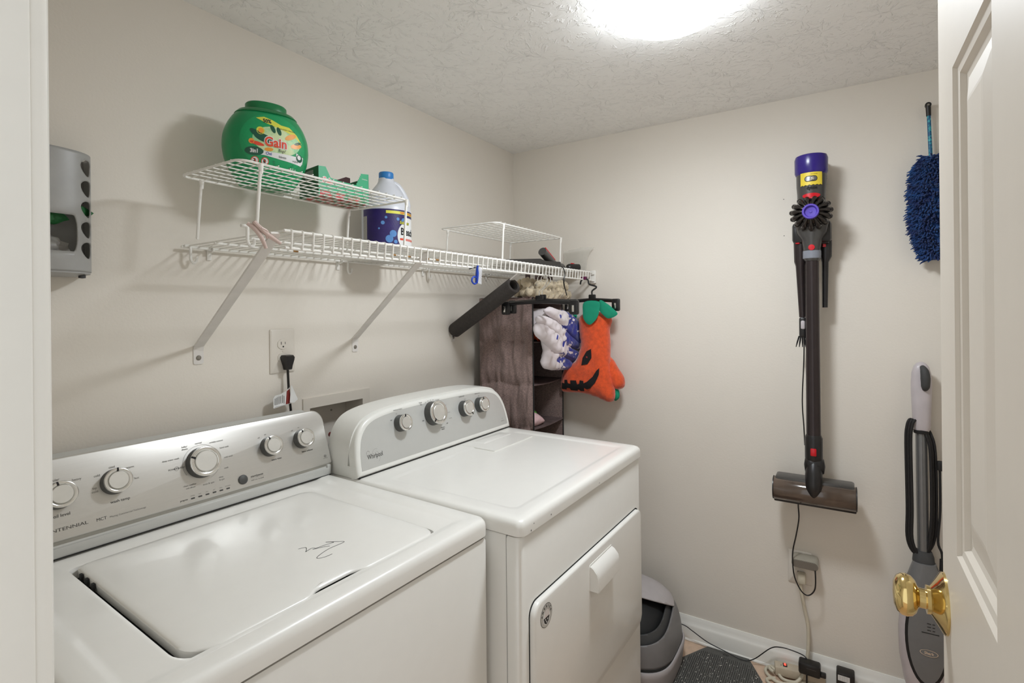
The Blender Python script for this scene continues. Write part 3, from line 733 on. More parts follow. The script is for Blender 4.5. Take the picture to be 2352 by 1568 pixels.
for s_, x, v, h, mi in (('WRINKLE SHIELD', -0.558, 0.1575, 0.0034, 0), ('ON', -0.566, 0.1465, 0.003, 1), ('OFF', -0.590, 0.1310, 0.003, 0), ('Timed', -0.459, 0.163, 0.0038, 0), ('Dry', -0.457, 0.157, 0.0038, 0),
        ('Cool Down', -0.380, 0.161, 0.0030, 1), ('More', -0.345, 0.138, 0.003, 1), ('Normal', -0.335, 0.112, 0.003, 1), ('Less Dry', -0.332, 0.092, 0.003, 1), ('OFF', -0.352, 0.078, 0.0034, 0),
        ('WRINKLE', -0.377, 0.069, 0.0034, 0), ('SHIELD', -0.377, 0.0635, 0.0034, 0), ('OFF', -0.460, 0.106, 0.0034, 0), ('60', -0.424, 0.1635, 0.003, 1), ('50', -0.412, 0.1645, 0.003, 1), ('40', -0.400, 0.1635, 0.003, 1),
        ('70', -0.436, 0.160, 0.003, 1), ('TEMPERATURE', -0.256, 0.1535, 0.0034, 0), ('LOW', -0.240, 0.142, 0.003, 1), ('HIGH', -0.222, 0.078, 0.003, 1), ('END OF CYCLE', -0.166, 0.1520, 0.0032, 0), ('OFF', -0.160, 0.142, 0.003, 1), ('LOUD', -0.135, 0.080, 0.003, 1), ('SENSOR DRY', -0.044, 0.0300, 0.0024, 0)):
    mp.text(s_, h, pl, mi, x, v, bold=0.00006)
mp.patch(arc(-0.044, 0.0385, 0.0028, 0, radians(359), 0.0005, 20), pl, mi=1)
mp.build('console_lettering', ['print', 'print_light'], dr, smooth=False)

# ---------------------------------------------------------------- long wire shelf on the back wall
ZS = 1.508; SX0, SX1, SYF, SYB = 0.628, 2.140, 0.937, 1.345
sh = thing('wire_shelf', 'long white wire shelf with a front lip, screwed to the back wall', 'shelf', (SX0, SYB, ZS))
def rail(y, z, r=0.0033, x0=SX0, x1=SX1, nm='rail'):
    m = MB(); m.tube([(x0, y, z), (x1, y, z)], r, 10); return m.build(nm, 'wire', sh)
rail(SYF, ZS); rail(SYF + 0.003, ZS - 0.034, x0=SX0 + 0.004); rail(SYB, ZS - 0.002); rail(1.205, ZS - 0.0045, 0.0028, SX0 + 0.005); rail(1.070, ZS - 0.0045, 0.0028, SX0 + 0.005)
m = MB(); k = 0; x = SX0 + 0.016
while x < SX1 - 0.003:
    m.tube([(x, SYB, ZS + 0.001), (x, SYF + 0.001, ZS + 0.0035), (x, SYF - 0.0036, ZS + 0.002), (x, SYF - 0.004, ZS - 0.004), (x, SYF - 0.0008, ZS - 0.036)], 0.0019, 6)
    x += 0.0254
m.build('cross_wires', 'wire', sh)
for xf, xr, zf in ((0.672, 0.612, 1.2325), (1.167, 1.055, 1.2275), (1.680, 1.583, 1.2330)):
    a = Vector((xf, YB - 0.004, zf + 0.030)); b = Vector((xr + 0.004, SYF + 0.020, ZS - 0.018)); c = Vector((xr + 0.002, SYF + 0.006, ZS - 0.006))
    d = (b - a).normalized(); side = Vector((1, 0, 0)); side = (side - d * side.dot(d)).normalized(); nn = d.cross(side)
    m = MB(); w, th = 0.0115, 0.0022
    secs = []
    for p, ww in ((Vector((xf, YB - 0.0005, zf + 0.018)), w), (a, w), (a.lerp(b, 0.5), w), (b, w), (c, w * 0.8)):
        dd_ = nn
        secs.append([p + side * ww - dd_ * th, p + side * ww + dd_ * th, p - side * ww + dd_ * th, p - side * ww - dd_ * th])
    m.loft(secs)
    m.loft([[(x, y, z) for x, z in rr(xf - 0.012, xf + 0.012, zf - 0.016, zf + 0.026, [0.005] * 4, 4)] for y in (YB, YB - 0.0022)])
    br = m.build('support_bracket', 'bracket', sh)
    m = MB(); m.lathe([(0.0062, 0), (0.0062, 0.0012), (0.0045, 0.0030), (0, 0.0038)], (xf, YB - 0.0022, zf), (0, -1, 0), 16); m.build('screw', 'screw', br)
def clip(x):
    m = MB(); m.bx(x - 0.006, x + 0.006, YB - 0.004, YB, ZS - 0.030, ZS + 0.004, 0.002)
    m.tube([(x, YB - 0.004, ZS + 0.002), (x, YB - 0.019, ZS + 0.0035), (x, YB - 0.023, ZS - 0.003), (x, YB - 0.018, ZS - 0.0085), (x, YB - 0.004, ZS - 0.008)], 0.0028, 8, sub=4)
    m.build('wall_clip', 'wire', sh)
def jhook(x, y, z):
    m = MB(); m.tube([(x - 0.012, y, z + 0.004), (x, y, z + 0.004), (x + 0.002, y, z - 0.006), (x + 0.002, y, z - 0.026), (x + 0.008, y, z - 0.036), (x + 0.015, y, z - 0.032), (x + 0.017, y, z - 0.020)], 0.0034, 8, sub=5)
    m.build('hook', 'wire', sh)
for x in (0.70, 1.10, 1.50, 1.92): clip(x)
jhook(0.645, SYB - 0.004, ZS - 0.004); jhook(1.125, SYB - 0.002, ZS - 0.004); jhook(1.515, SYB - 0.002, ZS - 0.004); jhook(0.606, 1.03, ZS + 0.010)
m = MB()   # end bracket on the right wall
m.bx(XS - 0.014, XS, SYF - 0.014, SYF + 0.012, ZS - 0.048, ZS + 0.010, 0.003); m.bx(XS - 0.022, XS - 0.010, SYF - 0.010, SYF + 0.008, ZS - 0.040, ZS - 0.031, 0.002); m.bx(XS - 0.022, XS - 0.010, SYF - 0.010, SYF + 0.008, ZS - 0.010, ZS - 0.003, 0.002)
m.build('end_bracket', 'wire', sh)
for (x, y, z) in ((1.06, 1.0705, ZS - 0.002), (1.12, 1.0705, ZS - 0.002), (1.20, 1.0705, ZS - 0.002), (1.245, 1.07, ZS - 0.002), (0.84, 1.205, ZS - 0.002)):
    m = MB(); m.tube([(x - 0.007, y - 0.0010, z - 0.002), (x + 0.007, y - 0.0010, z - 0.002)], 0.0030, 8); m.build('rust_spot', 'rust', sh)

# ---------------------------------------------------------------- two small riser racks standing on the shelf
def riser(name, label, X0, X1, Y0, Y1, Z):
    t = thing(name, label, 'wire rack', (X0, Y0, ZS + 0.005), group='riser racks on the wire shelf')
    zb = ZS + 0.0045
    m = MB(); P = rr(X0, X1, Y0, Y1, 0.022, 5)
    m.tube([(x, y, Z) for x, y in P], 0.0028, 8, closed=True); m.build('frame', 'wire', t)
    m = MB()
    n = 7
    for i in range(n): y = Y0 + (Y1 - Y0) * (i + 1) / (n + 1); m.tube([(X0 - 0.001, y, Z + 0.0026), (X1 + 0.001, y, Z + 0.0026)], 0.0013, 6)
    n = 16
    for i in range(n): x = X0 + (X1 - X0) * (i + 1) / (n + 1); m.tube([(x, Y0 - 0.002, Z + 0.0048), (x, Y1 + 0.002, Z + 0.0042)], 0.0012, 6)
    m.build('mesh_top', 'wire', t)
    for x, y, sx in ((X0 + 0.045, Y0, -1), (X1 - 0.012, Y0, 1), (X0 + 0.045, Y1, -1), (X1 - 0.012, Y1, 1)):
        m = MB()
        m.tube([(x, y, Z), (x, y, Z - 0.014), (x - 0.002, y, Z - 0.028), (x - 0.010, y, zb + 0.0025)], 0.0034, 8, sub=3)
        m.tube([(x - 0.010, y, zb + 0.0025), (x - 0.010, (Y0 + Y1) / 2 + (y - (Y0 + Y1) / 2) * 0.97, zb + 0.0025)], 0.0026, 8)
        m.tube([(x, y, Z + 0.001), (x + 0.001, y, Z - 0.020)], [0.006, 0.0036], 10)
        m.build('leg', 'wire', t)
    return t
riser('shelf_riser', 'small white wire rack holding the green detergent tub and green carton', 0.578, 1.058, 1.006, 1.240, 1.650)
riser('shelf_riser', 'small empty white wire rack near the room corner above the black vacuum tools', 1.462, 1.955, 0.990, 1.240, 1.645)

# ---------------------------------------------------------------- round green detergent tub
JC = Vector((0.774, 1.224, 1.6562)); jr = radians(-20)
JK, JZ = 0.985, 1.07
jug = thing('detergent_tub', 'round green laundry detergent tub with a yellow and white label, on the wire rack', 'detergent tub', JC, jr)
TJ = wm(jug)
jp = [(0.052, 0.0), (0.060, 0.001), (0.066, 0.006), (0.082, 0.030), (0.0945, 0.056), (0.1000, 0.080), (0.1010, 0.096), (0.0985, 0.118), (0.0905, 0.140), (0.0800, 0.157), (0.0720, 0.1655)]
jp = [(p.x * JK, p.y * JZ) for p in catmull([(a, b, 0) for a, b in jp], 4)]
DY_ = 0.72
m = MB(TJ); m.lathe(jp + [(0.060 * JK, 0.1668 * JZ), (0, 0.1668 * JZ)], n=64, sy=DY_, power=0.88); tub = m.build('tub', 'green', jug, angle=50)
m = MB(TJ @ Matrix.Diagonal((JK, JK, JZ, 1))); m.lathe([(0.072, 0.1650), (0.0735, 0.1668), (0.0660, 0.1740), (0.0500, 0.1775), (0.0485, 0.1785), (0.0485, 0.1925), (0.046, 0.1950), (0, 0.1955)], n=64, sy=DY_ * 1.05, power=0.9); m.build('lid', 'green_dark', jug, angle=40)
def jrad(z):
    for (r0, z0), (r1, z1) in zip(jp, jp[1:]):
        if z0 <= z <= z1: return r0 + (r1 - r0) * (z - z0) / (z1 - z0 + 1e-9)
    return 0.05
def jf(o):
    def f(u, w):
        u *= JK; w *= JZ; r = jrad(w); q = min(0.97, abs(u) / r) ** (2 / 0.88)
        return (u, -r * DY_ * (1 - q) ** (0.44) - 0.0004 - o, w)
    return f
def ell(cx, cy, rx, ry, n=36, rot=0.0):
    return [(cx + rx * cos(a) * cos(rot) - ry * sin(a) * sin(rot), cy + rx * cos(a) * sin(rot) + ry * sin(a) * cos(rot)) for a in [2 * pi * i / n for i in range(n)]]
S_ = 0.008
m = MB(TJ)
m.patch([(max(-0.076, min(0.080, x)), y) for x, y in ell(0.004, 0.094, 0.076, 0.066)], jf(0.0), S_, 0)                     # label
m.patch(ell(0.010, 0.098, 0.056, 0.032), jf(0.0002), S_, 1)                # pale glow
m.patch([(-0.036, 0.146), (-0.018, 0.151), (0.000, 0.146), (0.020, 0.137), (0.040, 0.136), (0.058, 0.122), (0.072, 0.103), (0.052, 0.116), (0.030, 0.124), (0.006, 0.130), (-0.016, 0.136)], jf(0.0004), S_, 2)
for (cx, cy, rx, ry, ro, mi) in ((-0.034, 0.106, 0.020, 0.007, -0.6, 3), (-0.022, 0.100, 0.022, 0.009, -0.3, 3), (0.000, 0.124, 0.005, 0.010, 0.4, 3), (0.014, 0.121, 0.005, 0.010, 0.3, 3), (-0.028, 0.116, 0.009, 0.009, 0, 2), (-0.027, 0.116, 0.006, 0.006, 0, 4),
        (0.042, 0.113, 0.016, 0.006, 0.5, 4), (0.056, 0.095, 0.015, 0.006, 0.3, 4), (-0.036, 0.086, 0.016, 0.004, -0.2, 5), (-0.048, 0.090, 0.006, 0.006, 0, 4), (-0.010, 0.076, 0.010, 0.004, 0.1, 4), (0.060, 0.102, 0.010, 0.003, 0.4, 3)):
    m.patch(ell(cx, cy, rx, ry, 20, ro), jf(0.0005), None, mi)
m.patch([(-0.050, 0.071), (0.070, 0.071), (0.074, 0.060), (0.070, 0.053), (0.020, 0.057), (-0.020, 0.062), (-0.046, 0.0625)], jf(0.0006), S_, 6)
m.patch(ell(-0.042, 0.069, 0.020, 0.0095, 28), jf(0.0008), S_, 3)
for cx in (-0.040, -0.018):
    m.patch(ell(cx, 0.049, 0.0085, 0.0085), jf(0.0006), None, 5); m.patch(ell(cx, 0.049, 0.0070, 0.0070), jf(0.0008), None, 6)
    m.patch(ell(cx - 0.001, 0.049, 0.0028, 0.0045), jf(0.0010), None, 7)
    m.patch([(cx - 0.0055, 0.0540), (cx - 0.0045, 0.0548), (cx + 0.0060, 0.0442), (cx + 0.0050, 0.0434)], jf(0.0012), None, 5)
m.patch([(0.056, 0.080), (0.076, 0.073), (0.074, 0.058), (0.056, 0.062)], jf(0.0010), None, 6)
m.patch(ell(0.065, 0.069, 0.0085, 0.0085), jf(0.0012), None, 3); m.patch(ell(0.064, 0.071, 0.0050, 0.0050), jf(0.0014), None, 6)
m.text('Gain', 0.0215, jf(0.0010), 6, 0.006, 0.092, bold=0.0024, sx=0.95); m.text('Gain', 0.0215, jf(0.0016), 5, 0.006, 0.092, bold=0.0007, sx=0.95)
m.text('flings!', 0.0070, jf(0.0010), 7, 0.020, 0.0765, shear=0.3, sx=0.8)
m.text('50%', 0.0095, jf(0.0010), 7, -0.012, 0.1405, bold=0.0004, sx=0.85); m.text('MORE POWER + FRESHNESS', 0.0030, jf(0.0010), 7, 0.033, 0.1275, sx=0.8)
m.text('3in1', 0.0085, jf(0.0012), 6, -0.042, 0.069, bold=0.0005, sx=0.9); m.text('Oxi', 0.0065, jf(0.0010), 8, -0.010, 0.0665, bold=0.0002)
m.text('febreze', 0.0055, jf(0.0010), 7, 0.022, 0.0630, sx=0.8); m.text('original', 0.0045, jf(0.0010), 7, 0.054, 0.0600, sx=0.8)
for k in range(4): m.patch([(0.000, 0.052 - k * 0.0035), (0.050 - 0.004 * k, 0.0505 - k * 0.0035), (0.050 - 0.004 * k, 0.0495 - k * 0.0035), (0.000, 0.051 - k * 0.0035)], jf(0.0006), None, 3)
m.text('81 ct', 0.0045, jf(0.0008), 6, 0.052, 0.042, sx=0.8)
m.build('label', ['label_green', 'cream', 'yellow', 'label_dkgreen', 'orange', 'red', 'white', 'print', 'blue_print'], tub, 'green label with yellow banner and red Gain lettering', smooth=False)

# ---------------------------------------------------------------- green carton, torn open
def obox(t, c, sx, sy, z0, z1): pass
car = thing('dryer_sheet_carton', 'green cardboard carton torn open at the top, on the wire rack beside the tub', 'carton', (0.975, 1.213, 1.6562), radians(-4))
TC = wm(car)
w, d, h, th = 0.082, 0.045, 0.085, 0.0008
zig = [(0.055 - 0.019 * (i / 12) + (0.0022 if i % 2 else 0), 0.085 - 0.036 * (i / 12) - (0.0015 if i % 2 else 0)) for i in range(13)]
m = MB(TC)
m.slab([(-w, 0), (w, 0), (w, 0.088)] + zig + [(-0.020, 0.050), (-0.045, 0.054), (-0.060, 0.081), (-w, 0.079)], lambda u, v: (u, -d, v), lambda u, v: (u, -d + th, v))
m.slab([(-w, 0), (w, 0), (w, 0.080), (-w, 0.076)], lambda u, v: (u, d, v), lambda u, v: (u, d - th, v))
body = m.build('carton_body', 'carton', car, smooth=False)
for sx in (-1, 1):
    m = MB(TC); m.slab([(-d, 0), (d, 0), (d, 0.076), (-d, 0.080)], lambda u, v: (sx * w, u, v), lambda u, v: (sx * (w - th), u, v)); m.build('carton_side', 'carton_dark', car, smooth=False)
m = MB(TC); m.bx(-w, w, -d, d, 0, 0.001); m.build('carton_base', 'carton_print', car)
m = MB(TC)
m.slab([(-0.030, 0.030), (0.060, 0.030), (0.060, 0.082), (0.046, 0.083), (-0.020, 0.052)], lambda u, v: (u, 0.012, v), lambda u, v: (u, 0.0128, v))
m.build('torn_flap', 'maroon', car, smooth=False)
m = MB(TC); m.bx(-0.076, 0.070, -d + 0.004, d - 0.004, 0.004, 0.040, 0.003); m.build('dryer_sheets', 'towel_white', car)
m = MB(TC); cf = lambda u, v: (u, -d - 0.0004, v)
m.text('Gain', 0.015, cf, 1, -0.055, 0.044, bold=0.0020, sx=0.85); m.text('Gain', 0.015, lambda u, v: (u, -d - 0.0007, v), 0, -0.055, 0.044, bold=0.0005, sx=0.85)
m.patch(rr(-0.078, 0.074, 0.002, 0.015, 0.003, 3), cf, None, 2); m.text('ORIGINAL', 0.0032, cf, 1, 0.068, 0.070)
m.build('carton_print', ['red', 'white', 'carton_print'], body, smooth=False)
m = MB(TC); m.patch([(-0.022, 0.046), (0.016, 0.046), (0.016, 0.070), (-0.022, 0.072)], lambda u, v: (-w - 0.0004, u, v), None, 0)
m.build('barcode', 'barcode', body, smooth=False)

# ---------------------------------------------------------------- bleach bottle
BC = Vector((1.208, 1.250, ZS + 0.0055)); bq = radians(-22)
bo = thing('bleach_bottle', 'white bleach bottle with blue cap and navy label, standing on the wire shelf', 'bottle', BC, bq)
TB = wm(bo)
R_ = 0.0795
prof = [(0.070, 0), (0.075, 0.003), (R_, 0.010), (R_, 0.158), (0.0765, 0.166), (0.072, 0.180), (0.064, 0.196), (0.054, 0.211), (0.044, 0.225), (0.035, 0.237), (0.029, 0.245), (0.026, 0.252), (0.025, 0.262), (0, 0.262)]
m = MB(TB)
m.lathe(prof, n=48, sy=0.92)
bb = m.build('bottle_body', 'bottle', bo, angle=50)
m = MB(TB); m.tube([(0.020, 0, 0.250), (0.038, 0, 0.242), (0.056, 0, 0.218), (0.070, 0, 0.188), (0.070, 0, 0.165)], [0.010, 0.012, 0.013, 0.013, 0.012], 12, sub=6); m.build('handle', 'bottle', bo)
m = MB(TB); m.lathe([(0.0205, 0.257), (0.0215, 0.259), (0.0215, 0.279), (0.0200, 0.282), (0, 0.2825)], n=32, sx=1.1, sy=1.1); cp = m.build('cap', 'cap_blue', bo)
m = MB(TB)
def bf(o, ry=0.92):
    def f(u, v):
        a = u / R_ - pi / 2
        return ((R_ + 0.0005 + o) * cos(a), (R_ + 0.0005 + o) * ry * sin(a), v)
    return f
m.patch([(-0.117, 0.018), (0.117, 0.018), (0.117, 0.152), (-0.117, 0.152)], bf(0), 0.008, 0)
m.patch([(-0.030, 0.138), (0.100, 0.138), (0.100, 0.147), (-0.030, 0.147)], bf(0.0003), 0.008, 1)
m.patch(ell(0.052, 0.070, 0.046, 0.048), bf(0.0003), 0.008, 3); m.patch([(0.02, 0.100), (0.100, 0.085), (0.100, 0.130), (0.040, 0.130)], bf(0.0002), 0.008, 3)
m.patch([(-0.115, 0.030), (-0.096, 0.030), (-0.096, 0.130), (-0.115, 0.130)], bf(0.0003), 0.006, 5)
for cx, cy, r in ((-0.008, 0.075, 0.011), (0.030, 0.118, 0.009), (-0.040, 0.108, 0.006), (-0.020, 0.058, 0.012), (0.008, 0.122, 0.005), (-0.052, 0.090, 0.003), (-0.030, 0.125, 0.004), (0.0, 0.050, 0.006)): m.patch(circ(cx, cy, r, 20), bf(0.0005), None, 4)
m.text('KEEPS WHITES BRIGHTER', 0.0055, bf(0.0006), 6, 0.052, 0.1425, sx=0.85, bold=0.0002)
m.text('Solutions', 0.0095, bf(0.0008), 2, 0.034, 0.1120, shear=0.3, sx=0.85, bold=0.0012); m.text('Solutions', 0.0095, bf(0.0011), 1, 0.034, 0.1120, shear=0.3, sx=0.85, bold=0.0003)
m.text('Bleach', 0.0230, bf(0.0008), 2, 0.050, 0.0830, bold=0.0008, sx=0.80)
m.patch(rr(0.014, 0.092, 0.056, 0.0625, 0.003, 4), bf(0.0006), 0.008, 6); m.text('ORIGINAL SCENT', 0.0035, bf(0.0009), 3, 0.056, 0.0592, sx=0.85)
m.build('label', ['navy', 'yellow', 'matte_black', 'white', 'bubble', 'barcode', 'red'], bb, 'navy label with white oval reading Bleach', smooth=False)

# ---------------------------------------------------------------- clothes peg and small brush on the front lip
pg = thing('clothespin', 'large pale pink clothespin clipped on the left end of the wire shelf', 'clothespin', (0.585, 0.975, 1.49), 0)
for sgn, pts in ((1, [(0.566, 0.960, 1.516), (0.578, 0.955, 1.507), (0.590, 0.952, 1.490), (0.598, 0.950, 1.470)]), (-1, [(0.574, 0.952, 1.520), (0.586, 0.950, 1.508), (0.604, 0.948, 1.495), (0.626, 0.945, 1.482)])):
    m = MB(); m.tube(pts, [0.0055, 0.0075, 0.0065, 0.0048], 10, sub=5, flat=0.65); m.build('arm', 'pink', pg)
m = MB(); m.tube([(0.585, 0.944, 1.508), (0.597, 0.944, 1.503), (0.600, 0.950, 1.490)], 0.0022, 8, sub=4); m.build('spring', 'pink', pg)
bs = thing('scrub_brush', 'small blue scrub brush with white bristles hanging from the shelf lip', 'brush', (1.262, 0.930, 1.425), 0)
m = MB(); m.tube([(1.268, 0.928, 1.480), (1.2655, 0.927, 1.470), (1.262, 0.926, 1.450), (1.259, 0.926, 1.427)], [0.0035, 0.0055, 0.006, 0.005], 10, sub=4, flat=0.6)
m.tube([(1.262, 0.926, 1.428), (1.250, 0.928, 1.424), (1.240, 0.929, 1.431), (1.242, 0.929, 1.441), (1.252, 0.928, 1.446), (1.261, 0.927, 1.441)], 0.0026, 8, sub=5)
m.build('handle', 'blue_handle', bs)
m = MB()
for i in range(13):
    for j in range(4):
        z = 1.474 - i * 0.0037; y = 0.922 + j * 0.0035; x = 1.264 - i * 0.0004
        m.tube([(x, y, z), (x + 0.019, y, z - 0.005)], [0.0013, 0.0010], 5)
m.build('bristles', 'bristle', bs)
m = MB(); m.tube([(1.266, 0.930, 1.474), (1.262, 0.936, 1.4745), (1.240, 0.938, 1.469)], 0.0016, 6, sub=3); m.build('cord_loop', 'matte_black', bs)

# ---------------------------------------------------------------- foam sleeve on the third bracket
a = Vector((1.680, YB - 0.010, 1.262)); b = Vector((1.583, 0.945, 1.466)); d = (b - a).normalized()
p0 = a - d * 0.012 + Vector((0, 0.0, -0.004)); p1 = a + (b - a) * 0.84
m = MB(); u = d.cross(Vector((1, 0, 0))).normalized(); w_ = d.cross(u)
def ring(p, r): return [p + (u * cos(2 * pi * k / 28) + w_ * sin(2 * pi * k / 28)) * r for k in range(28)]
m.loft([ring(a - d * 0.002, 0.016), ring(a - d * 0.002, 0.0275), ring(a + d * 0.002, 0.0300), ring(p1, 0.0300), ring(p1 + d * 0.003, 0.0280), ring(p1 + d * 0.003, 0.0185), ring(p1 - d * 0.06, 0.0180)], False, False)
tag(m.build('foam_sleeve', 'foam'), 'black foam tube slid over the right-hand slanted shelf bracket', 'foam tube')

# ---------------------------------------------------------------- vacuum tools lying on the shelf under the empty rack
zt = ZS + 0.0055
m = MB()
m.loft([[(x, y, z) for y, z in ((0.985, zt), (1.055, zt), (1.055, zt + t_), (0.985, zt + t_))] for x, t_ in ((1.530, 0.010), (1.60, 0.016), (1.760, 0.030), (1.800, 0.024), (1.930, 0.030), (1.935, 0.012))])
t1 = thing('upholstery_tool', 'flat black vacuum tool with a red-striped neck and blue collar, lying on the wire shelf', 'vacuum tool', (1.75, 1.02, zt), 0, 'vacuum tools on the shelf')
m.build('tool_body', 'v_black', t1, angle=30)
m = MB(); m.tube([(1.925, 1.01, zt + 0.014), (1.865, 1.008, zt + 0.040), (1.812, 1.006, zt + 0.064)], [0.0165, 0.0175, 0.0175], 20); m.build('neck', 'v_body', t1)
m = MB(); m.tube([(1.905, 1.000, zt + 0.036), (1.822, 0.998, zt + 0.0765)], 0.0045, 8, flat=1.0); m.build('release_strip', 'v_red', t1)
m = MB(); m.lathe([(0.013, 0), (0.0165, 0.001), (0.0165, 0.020), (0.013, 0.021)], (1.938, 1.015, zt + 0.017), (1, 0, 0), 24); m.build('collar', 'blue_handle', t1)
t2 = thing('crevice_nozzle', 'short black vacuum nozzle with red button at the right end of the shelf', 'vacuum tool', (2.05, 1.0, zt), 0, 'vacuum tools on the shelf')
m = MB(); m.lathe([(0.010, 0), (0.0150, 0.002), (0.0155, 0.04), (0.011, 0.058), (0.008, 0.062)], (1.962, 1.02, zt + 0.016), (1, 0, 0), 24); m.build('motor_housing', 'v_body', t2)
m = MB(); m.tube([(2.02, 1.02, zt + 0.012), (2.062, 1.018, zt + 0.011)], 0.0045, 10); m.build('rod', 'mop_tube', t2)
m = MB(); m.lathe([(0.012, 0), (0.0155, 0.006), (0.0165, 0.014), (0.0165, 0.060), (0.0140, 0.060), (0.013, 0.030), (0, 0.030)], (2.055, 1.015, zt + 0.0165), (1, -0.55, 0), 24); m.build('nozzle', 'v_black', t2)
m = MB(); m.box((2.079, 1.002, zt + 0.0335), (0.022, 0.010, 0.005), 0.0018); m.build('release_button', 'v_red', t2)

# translucent plastic guard in the shelf corner
m = MB()
pp = [(1.078, 1.512), (1.078, 1.612), (0.99, 1.622), (0.925, 1.622), (0.945, 1.600), (0.958, 1.565), (0.962, 1.513)]
m.slab(pp, lambda u, w: (2.146 - 0.012 * sin((u - 0.92) * 20), u, w), lambda u, w: (2.1475 - 0.012 * sin((u - 0.92) * 20), u, w), step=0.02)
tag(m.build('plastic_guard', 'plastic_sheet'), 'translucent white plastic sheet standing against the wall at the right end of the shelf', 'plastic sheet')

# ---------------------------------------------------------------- hanging fabric organizer with things in its cubbies
OX0, OX1, OY0, OY1, OZ0, OZ1 = 1.806, 2.066, 1.050, 1.315, 0.700, 1.395
og = thing('hanging_organizer', 'brown woven hanging fabric organizer with open cubbies, hung under the wire shelf', 'organizer', (OX0, OY0, OZ0))
seams = [1.215, 1.040, 0.862]
def sidez(X, sgn, nm):
    m = MB(); nu, nv = 52, 110; V = []; Fc = []
    for side in (0, 1):
        for j in range(nv + 1):
            z = OZ0 + (OZ1 - OZ0) * j / nv
            ds = min(abs(z - q) for q in seams + [OZ1, OZ0])
            puff = 0.012 * min(1, ds / 0.045) ** 0.6
            for i in range(nu + 1):
                y = OY0 + (OY1 - OY0) * i / nu
                e = min(1, min(i, nu - i) / 3.0)
                wv = 0.013 * noise.noise(Vector((y * 30, z * 5, 1.7))) + 0.006 * noise.noise(Vector((y * 75, z * 16, 4.7)))
                x = X + sgn * (puff + wv) * e if side == 0 else X - sgn * 0.0016
                V.append((x, y, z - 0.006 * sin(y * 40) * e * (1 if side == 0 else 0)))
    n = (nu + 1) * (nv + 1)
    for side in (0, 1):
        for j in range(nv):
            for i in range(nu):
                a = side * n + j * (nu + 1) + i; Fc.append((a, a + 1, a + nu + 2, a + nu + 1))
    m.add(V, Fc); return m.build(nm, 'fabric', og, angle=60)
sidez(OX0, -1, 'side_panel'); sidez(OX1, 1, 'side_panel')
m = MB(); m.bx(OX0, OX1, OY1 - 0.002, OY1, OZ0, OZ1); m.build('back_panel', 'fabric_in', og)
for z in [OZ1] + seams + [OZ0 + 0.003]:
    m = MB(); m.patch([(OX0, OY0), (OX1, OY0), (OX1, OY1), (OX0, OY1)], lambda u, w: (u, w, z - 0.005 * sin(pi * (u - OX0) / (OX1 - OX0)) - 0.003), 0.03)
    m.patch([(OX0, OY0), (OX1, OY0), (OX1, OY1), (OX0, OY1)], lambda u, w: (u, w, z - 0.005 * sin(pi * (u - OX0) / (OX1 - OX0)) + 0.001), 0.03)
    m.tube([(OX0 + (OX1 - OX0) * k / 8, OY0, z - 0.005 * sin(pi * k / 8) - 0.001) for k in range(9)], 0.0028, 8)
    m.build('cubby_shelf', 'fabric_in', og, angle=60)
for x in (OX0, OX1):
    m = MB(); m.tube([(x, OY0 - 0.001, OZ0 + (OZ1 - OZ0) * k / 20 ) for k in range(21)], 0.0030, 8); m.build('edge_piping', 'matte_black', og)
for x in (1.960, 2.045):
    for y in (1.085, 1.150):
        m = MB(); m.slab([(y, OZ1 - 0.004), (y + 0.025, OZ1 - 0.004), (y + 0.025, ZS + 0.008), (y, ZS + 0.008)], lambda u, w: (x, u, w), lambda u, w: (x + 0.0015, u, w)); m.build('hanging_strap', 'fabric_in', og)

# cream chenille bundle on top of the organizer
kn = thing('chenille_throw', 'folded cream chenille cloth with thick twisted strands, on top of the fabric organizer', 'cloth', (1.92, 1.12, OZ1 + 0.002))
random.seed(11)
def rope(y0, z0, x0, x1, r, ph):
    m = MB(); P = []; R = []
    n = 140
    for i in range(n + 1):
        t = i / n; x = x0 + (x1 - x0) * t
        P.append((x, y0 + 0.008 * sin(t * 9 + ph), z0 + 0.004 * sin(t * 13 + ph * 2)))
        R.append(r * (0.72 + 0.28 * abs(sin(t * 34 + ph))) * (0.55 + 0.45 * min(1, min(t, 1 - t) / 0.06)))
    k = len(m.v); m.tube(P, R, 24)
    for q in range(k, len(m.v)):
        i = min(n, (q - k) // 24); th = ((q - k) % 24) / 24 * 2 * pi; c = Vector(P[i]); m.v[q] = c + (m.v[q] - c) * (1 + 0.20 * sin(2 * th + i * 0.45 + ph))
    for q in range(k, len(m.v)):
        p = m.v[q]; m.v[q] = p + Vector((noise.noise(p * 70), noise.noise(p * 70 + Vector((5, 5, 5))), noise.noise(p * 70 + Vector((9, 1, 2))))) * 0.0042 + Vector((noise.noise(p * 190), noise.noise(p * 190 + Vector((5, 5, 5))), noise.noise(p * 190 + Vector((9, 1, 2))))) * 0.0016
    m.build('strand', 'knit', kn, angle=180)
for i, (y, z, x0, x1, r) in enumerate([(1.020, 1.407, 1.795, 2.090, 0.021), (1.055, 1.414, 1.790, 2.095, 0.022), (1.095, 1.415, 1.800, 2.080, 0.022), (1.140, 1.414, 1.805, 2.075, 0.022), (1.030, 1.440, 1.800, 2.085, 0.020), (1.075, 1.446, 1.790, 2.070, 0.021), (1.120, 1.447, 1.800, 2.07, 0.020)]):
    rope(y, z + 0.004, x0, x1, r, i * 1.3)

